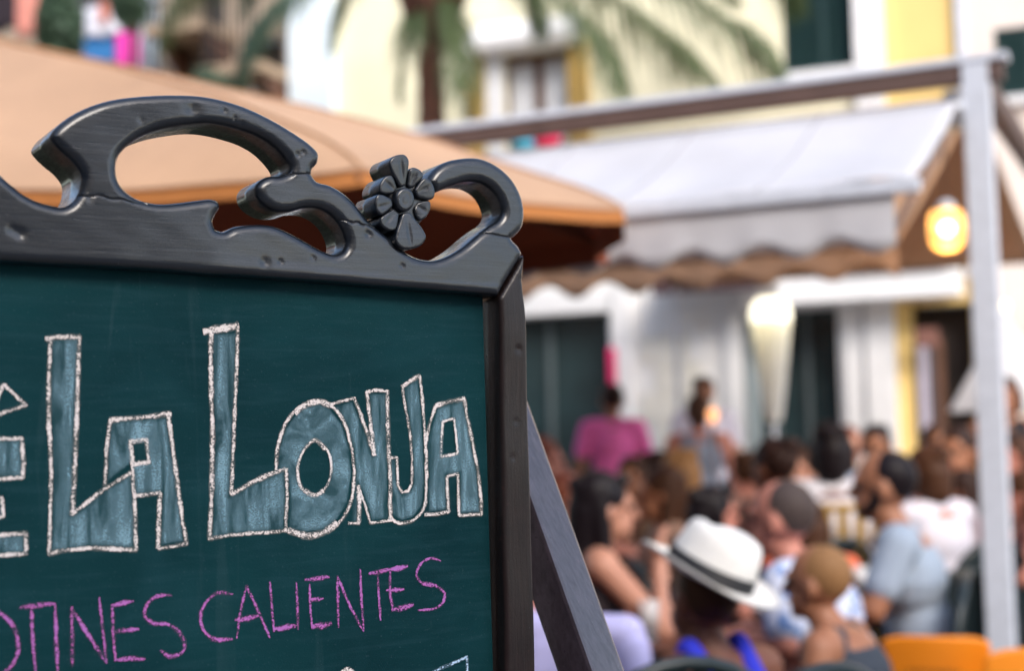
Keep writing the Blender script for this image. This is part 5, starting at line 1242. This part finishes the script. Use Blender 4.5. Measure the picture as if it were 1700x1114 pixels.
glass(t1, -.12, -.20, 'glass of amber drink at the front of the dark reddish table', fill=AM, h_=.12)
glass(t1, .18, .05, 'glass of red drink on the dark reddish table', fill=RD)
glass(t1, .02, .16, 'clear empty tumbler at the back of the dark reddish table')
glass(t2, -.2, -.1, 'clear tumbler on the white table behind the post')
glass(t3, .1, .1, 'clear tumbler on the round table by the bearded man')
glass(t5, .0, -.1, 'glass of amber drink on the middle round table', fill=AM)
mb = MB(); mb.box(-.10, .10, -.07, .07, 0, .004); mb.box(-.09, .095, -.065, .06, .0045, .008)
o = mb.build('paper_menu', mat('menu_paper', (.72, .70, .68), .7, .05)); o.location = (t1.location.x+.28, t1.location.y-.16, .751); o.rotation_euler = (0, 0, .5); tag(o, 'pale folded menu lying on the dark reddish table', 'menu')
p = at(945, 1034, 3.8); jc = free_chair(945, 1040, 3.8, 25, 'dark chair with a lavender jacket over its back, beside the rear leg')
JK = mat('lavender_cloth', (.50, .48, .78), .85, .1, 8, .003, 18)
e = empty('jacket', (jc.location.x, jc.location.y, 0), jc.rotation_euler.z, 'lavender jacket draped over a chair back beside the rear leg', 'jacket'); zt = p.z
fuse('body', [('c', (-.15, -.25, zt-.03), (.15, -.25, zt-.03), .055, .055), ('e', (0, -.28, zt-.2), (.20, .06, .20)), ('e', (0, -.21, zt-.12), (.18, .03, .12)), ('e', (.03, -.28, zt-.3), (.19, .05, .14))], .01, JK, e)
fuse('sleeve', [('c', (-.17, -.26, zt-.06), (-.21, -.30, zt-.38), .05, .04)], .01, JK, e); fuse('sleeve', [('c', (.17, -.26, zt-.06), (.215, -.29, zt-.36), .05, .04)], .01, JK, e)
for who, lab in ((blond, 'low dark stool under the blond person in the charcoal top'), (patt, 'dark stool under the man in the blue and white patterned shirt')):
    st = empty('stool', (who.location.x, who.location.y, 0), who.rotation_euler.z, lab, 'stool')
    mb = MB(); mb.lathe([(0, .41), (.17, .41), (.18, .425), (.17, .445), (0, .45)], n=24); mb.build('seat', CHM, st)
    for k in range(4):
        a_ = PI/4+k*PI/2; mb = MB(); mb.tube([(.13*math.cos(a_), .13*math.sin(a_), .41), (.19*math.cos(a_), .19*math.sin(a_), 0)], .014, 8); mb.build('leg', CHM, st)
# candle light between the standing woman and the wall
p = at(1183, 688, 8.9); e = empty('candle_lamp', (p.x, p.y, 0), 0, 'small orange lit candle lamp on a stand beside the standing woman', 'lamp')
mb = MB(); mb.lathe([(0, p.z-.07), (.024, p.z-.04), (.032, p.z), (.024, p.z+.035)], n=16); mb.build('glass_cup', mat('orange_cup', (.9, .4, .15), .3, emit=(1, .42, .18), estr=.9), e)
mb = MB(); mb.tube([(0, 0, .02), (0, 0, p.z-.04)], .012, 8); mb.build('stand', BRN, e); mb = MB(); mb.lathe([(0, .02), (.14, .02), (.14, 0)], n=18); mb.build('foot', BRN, e)
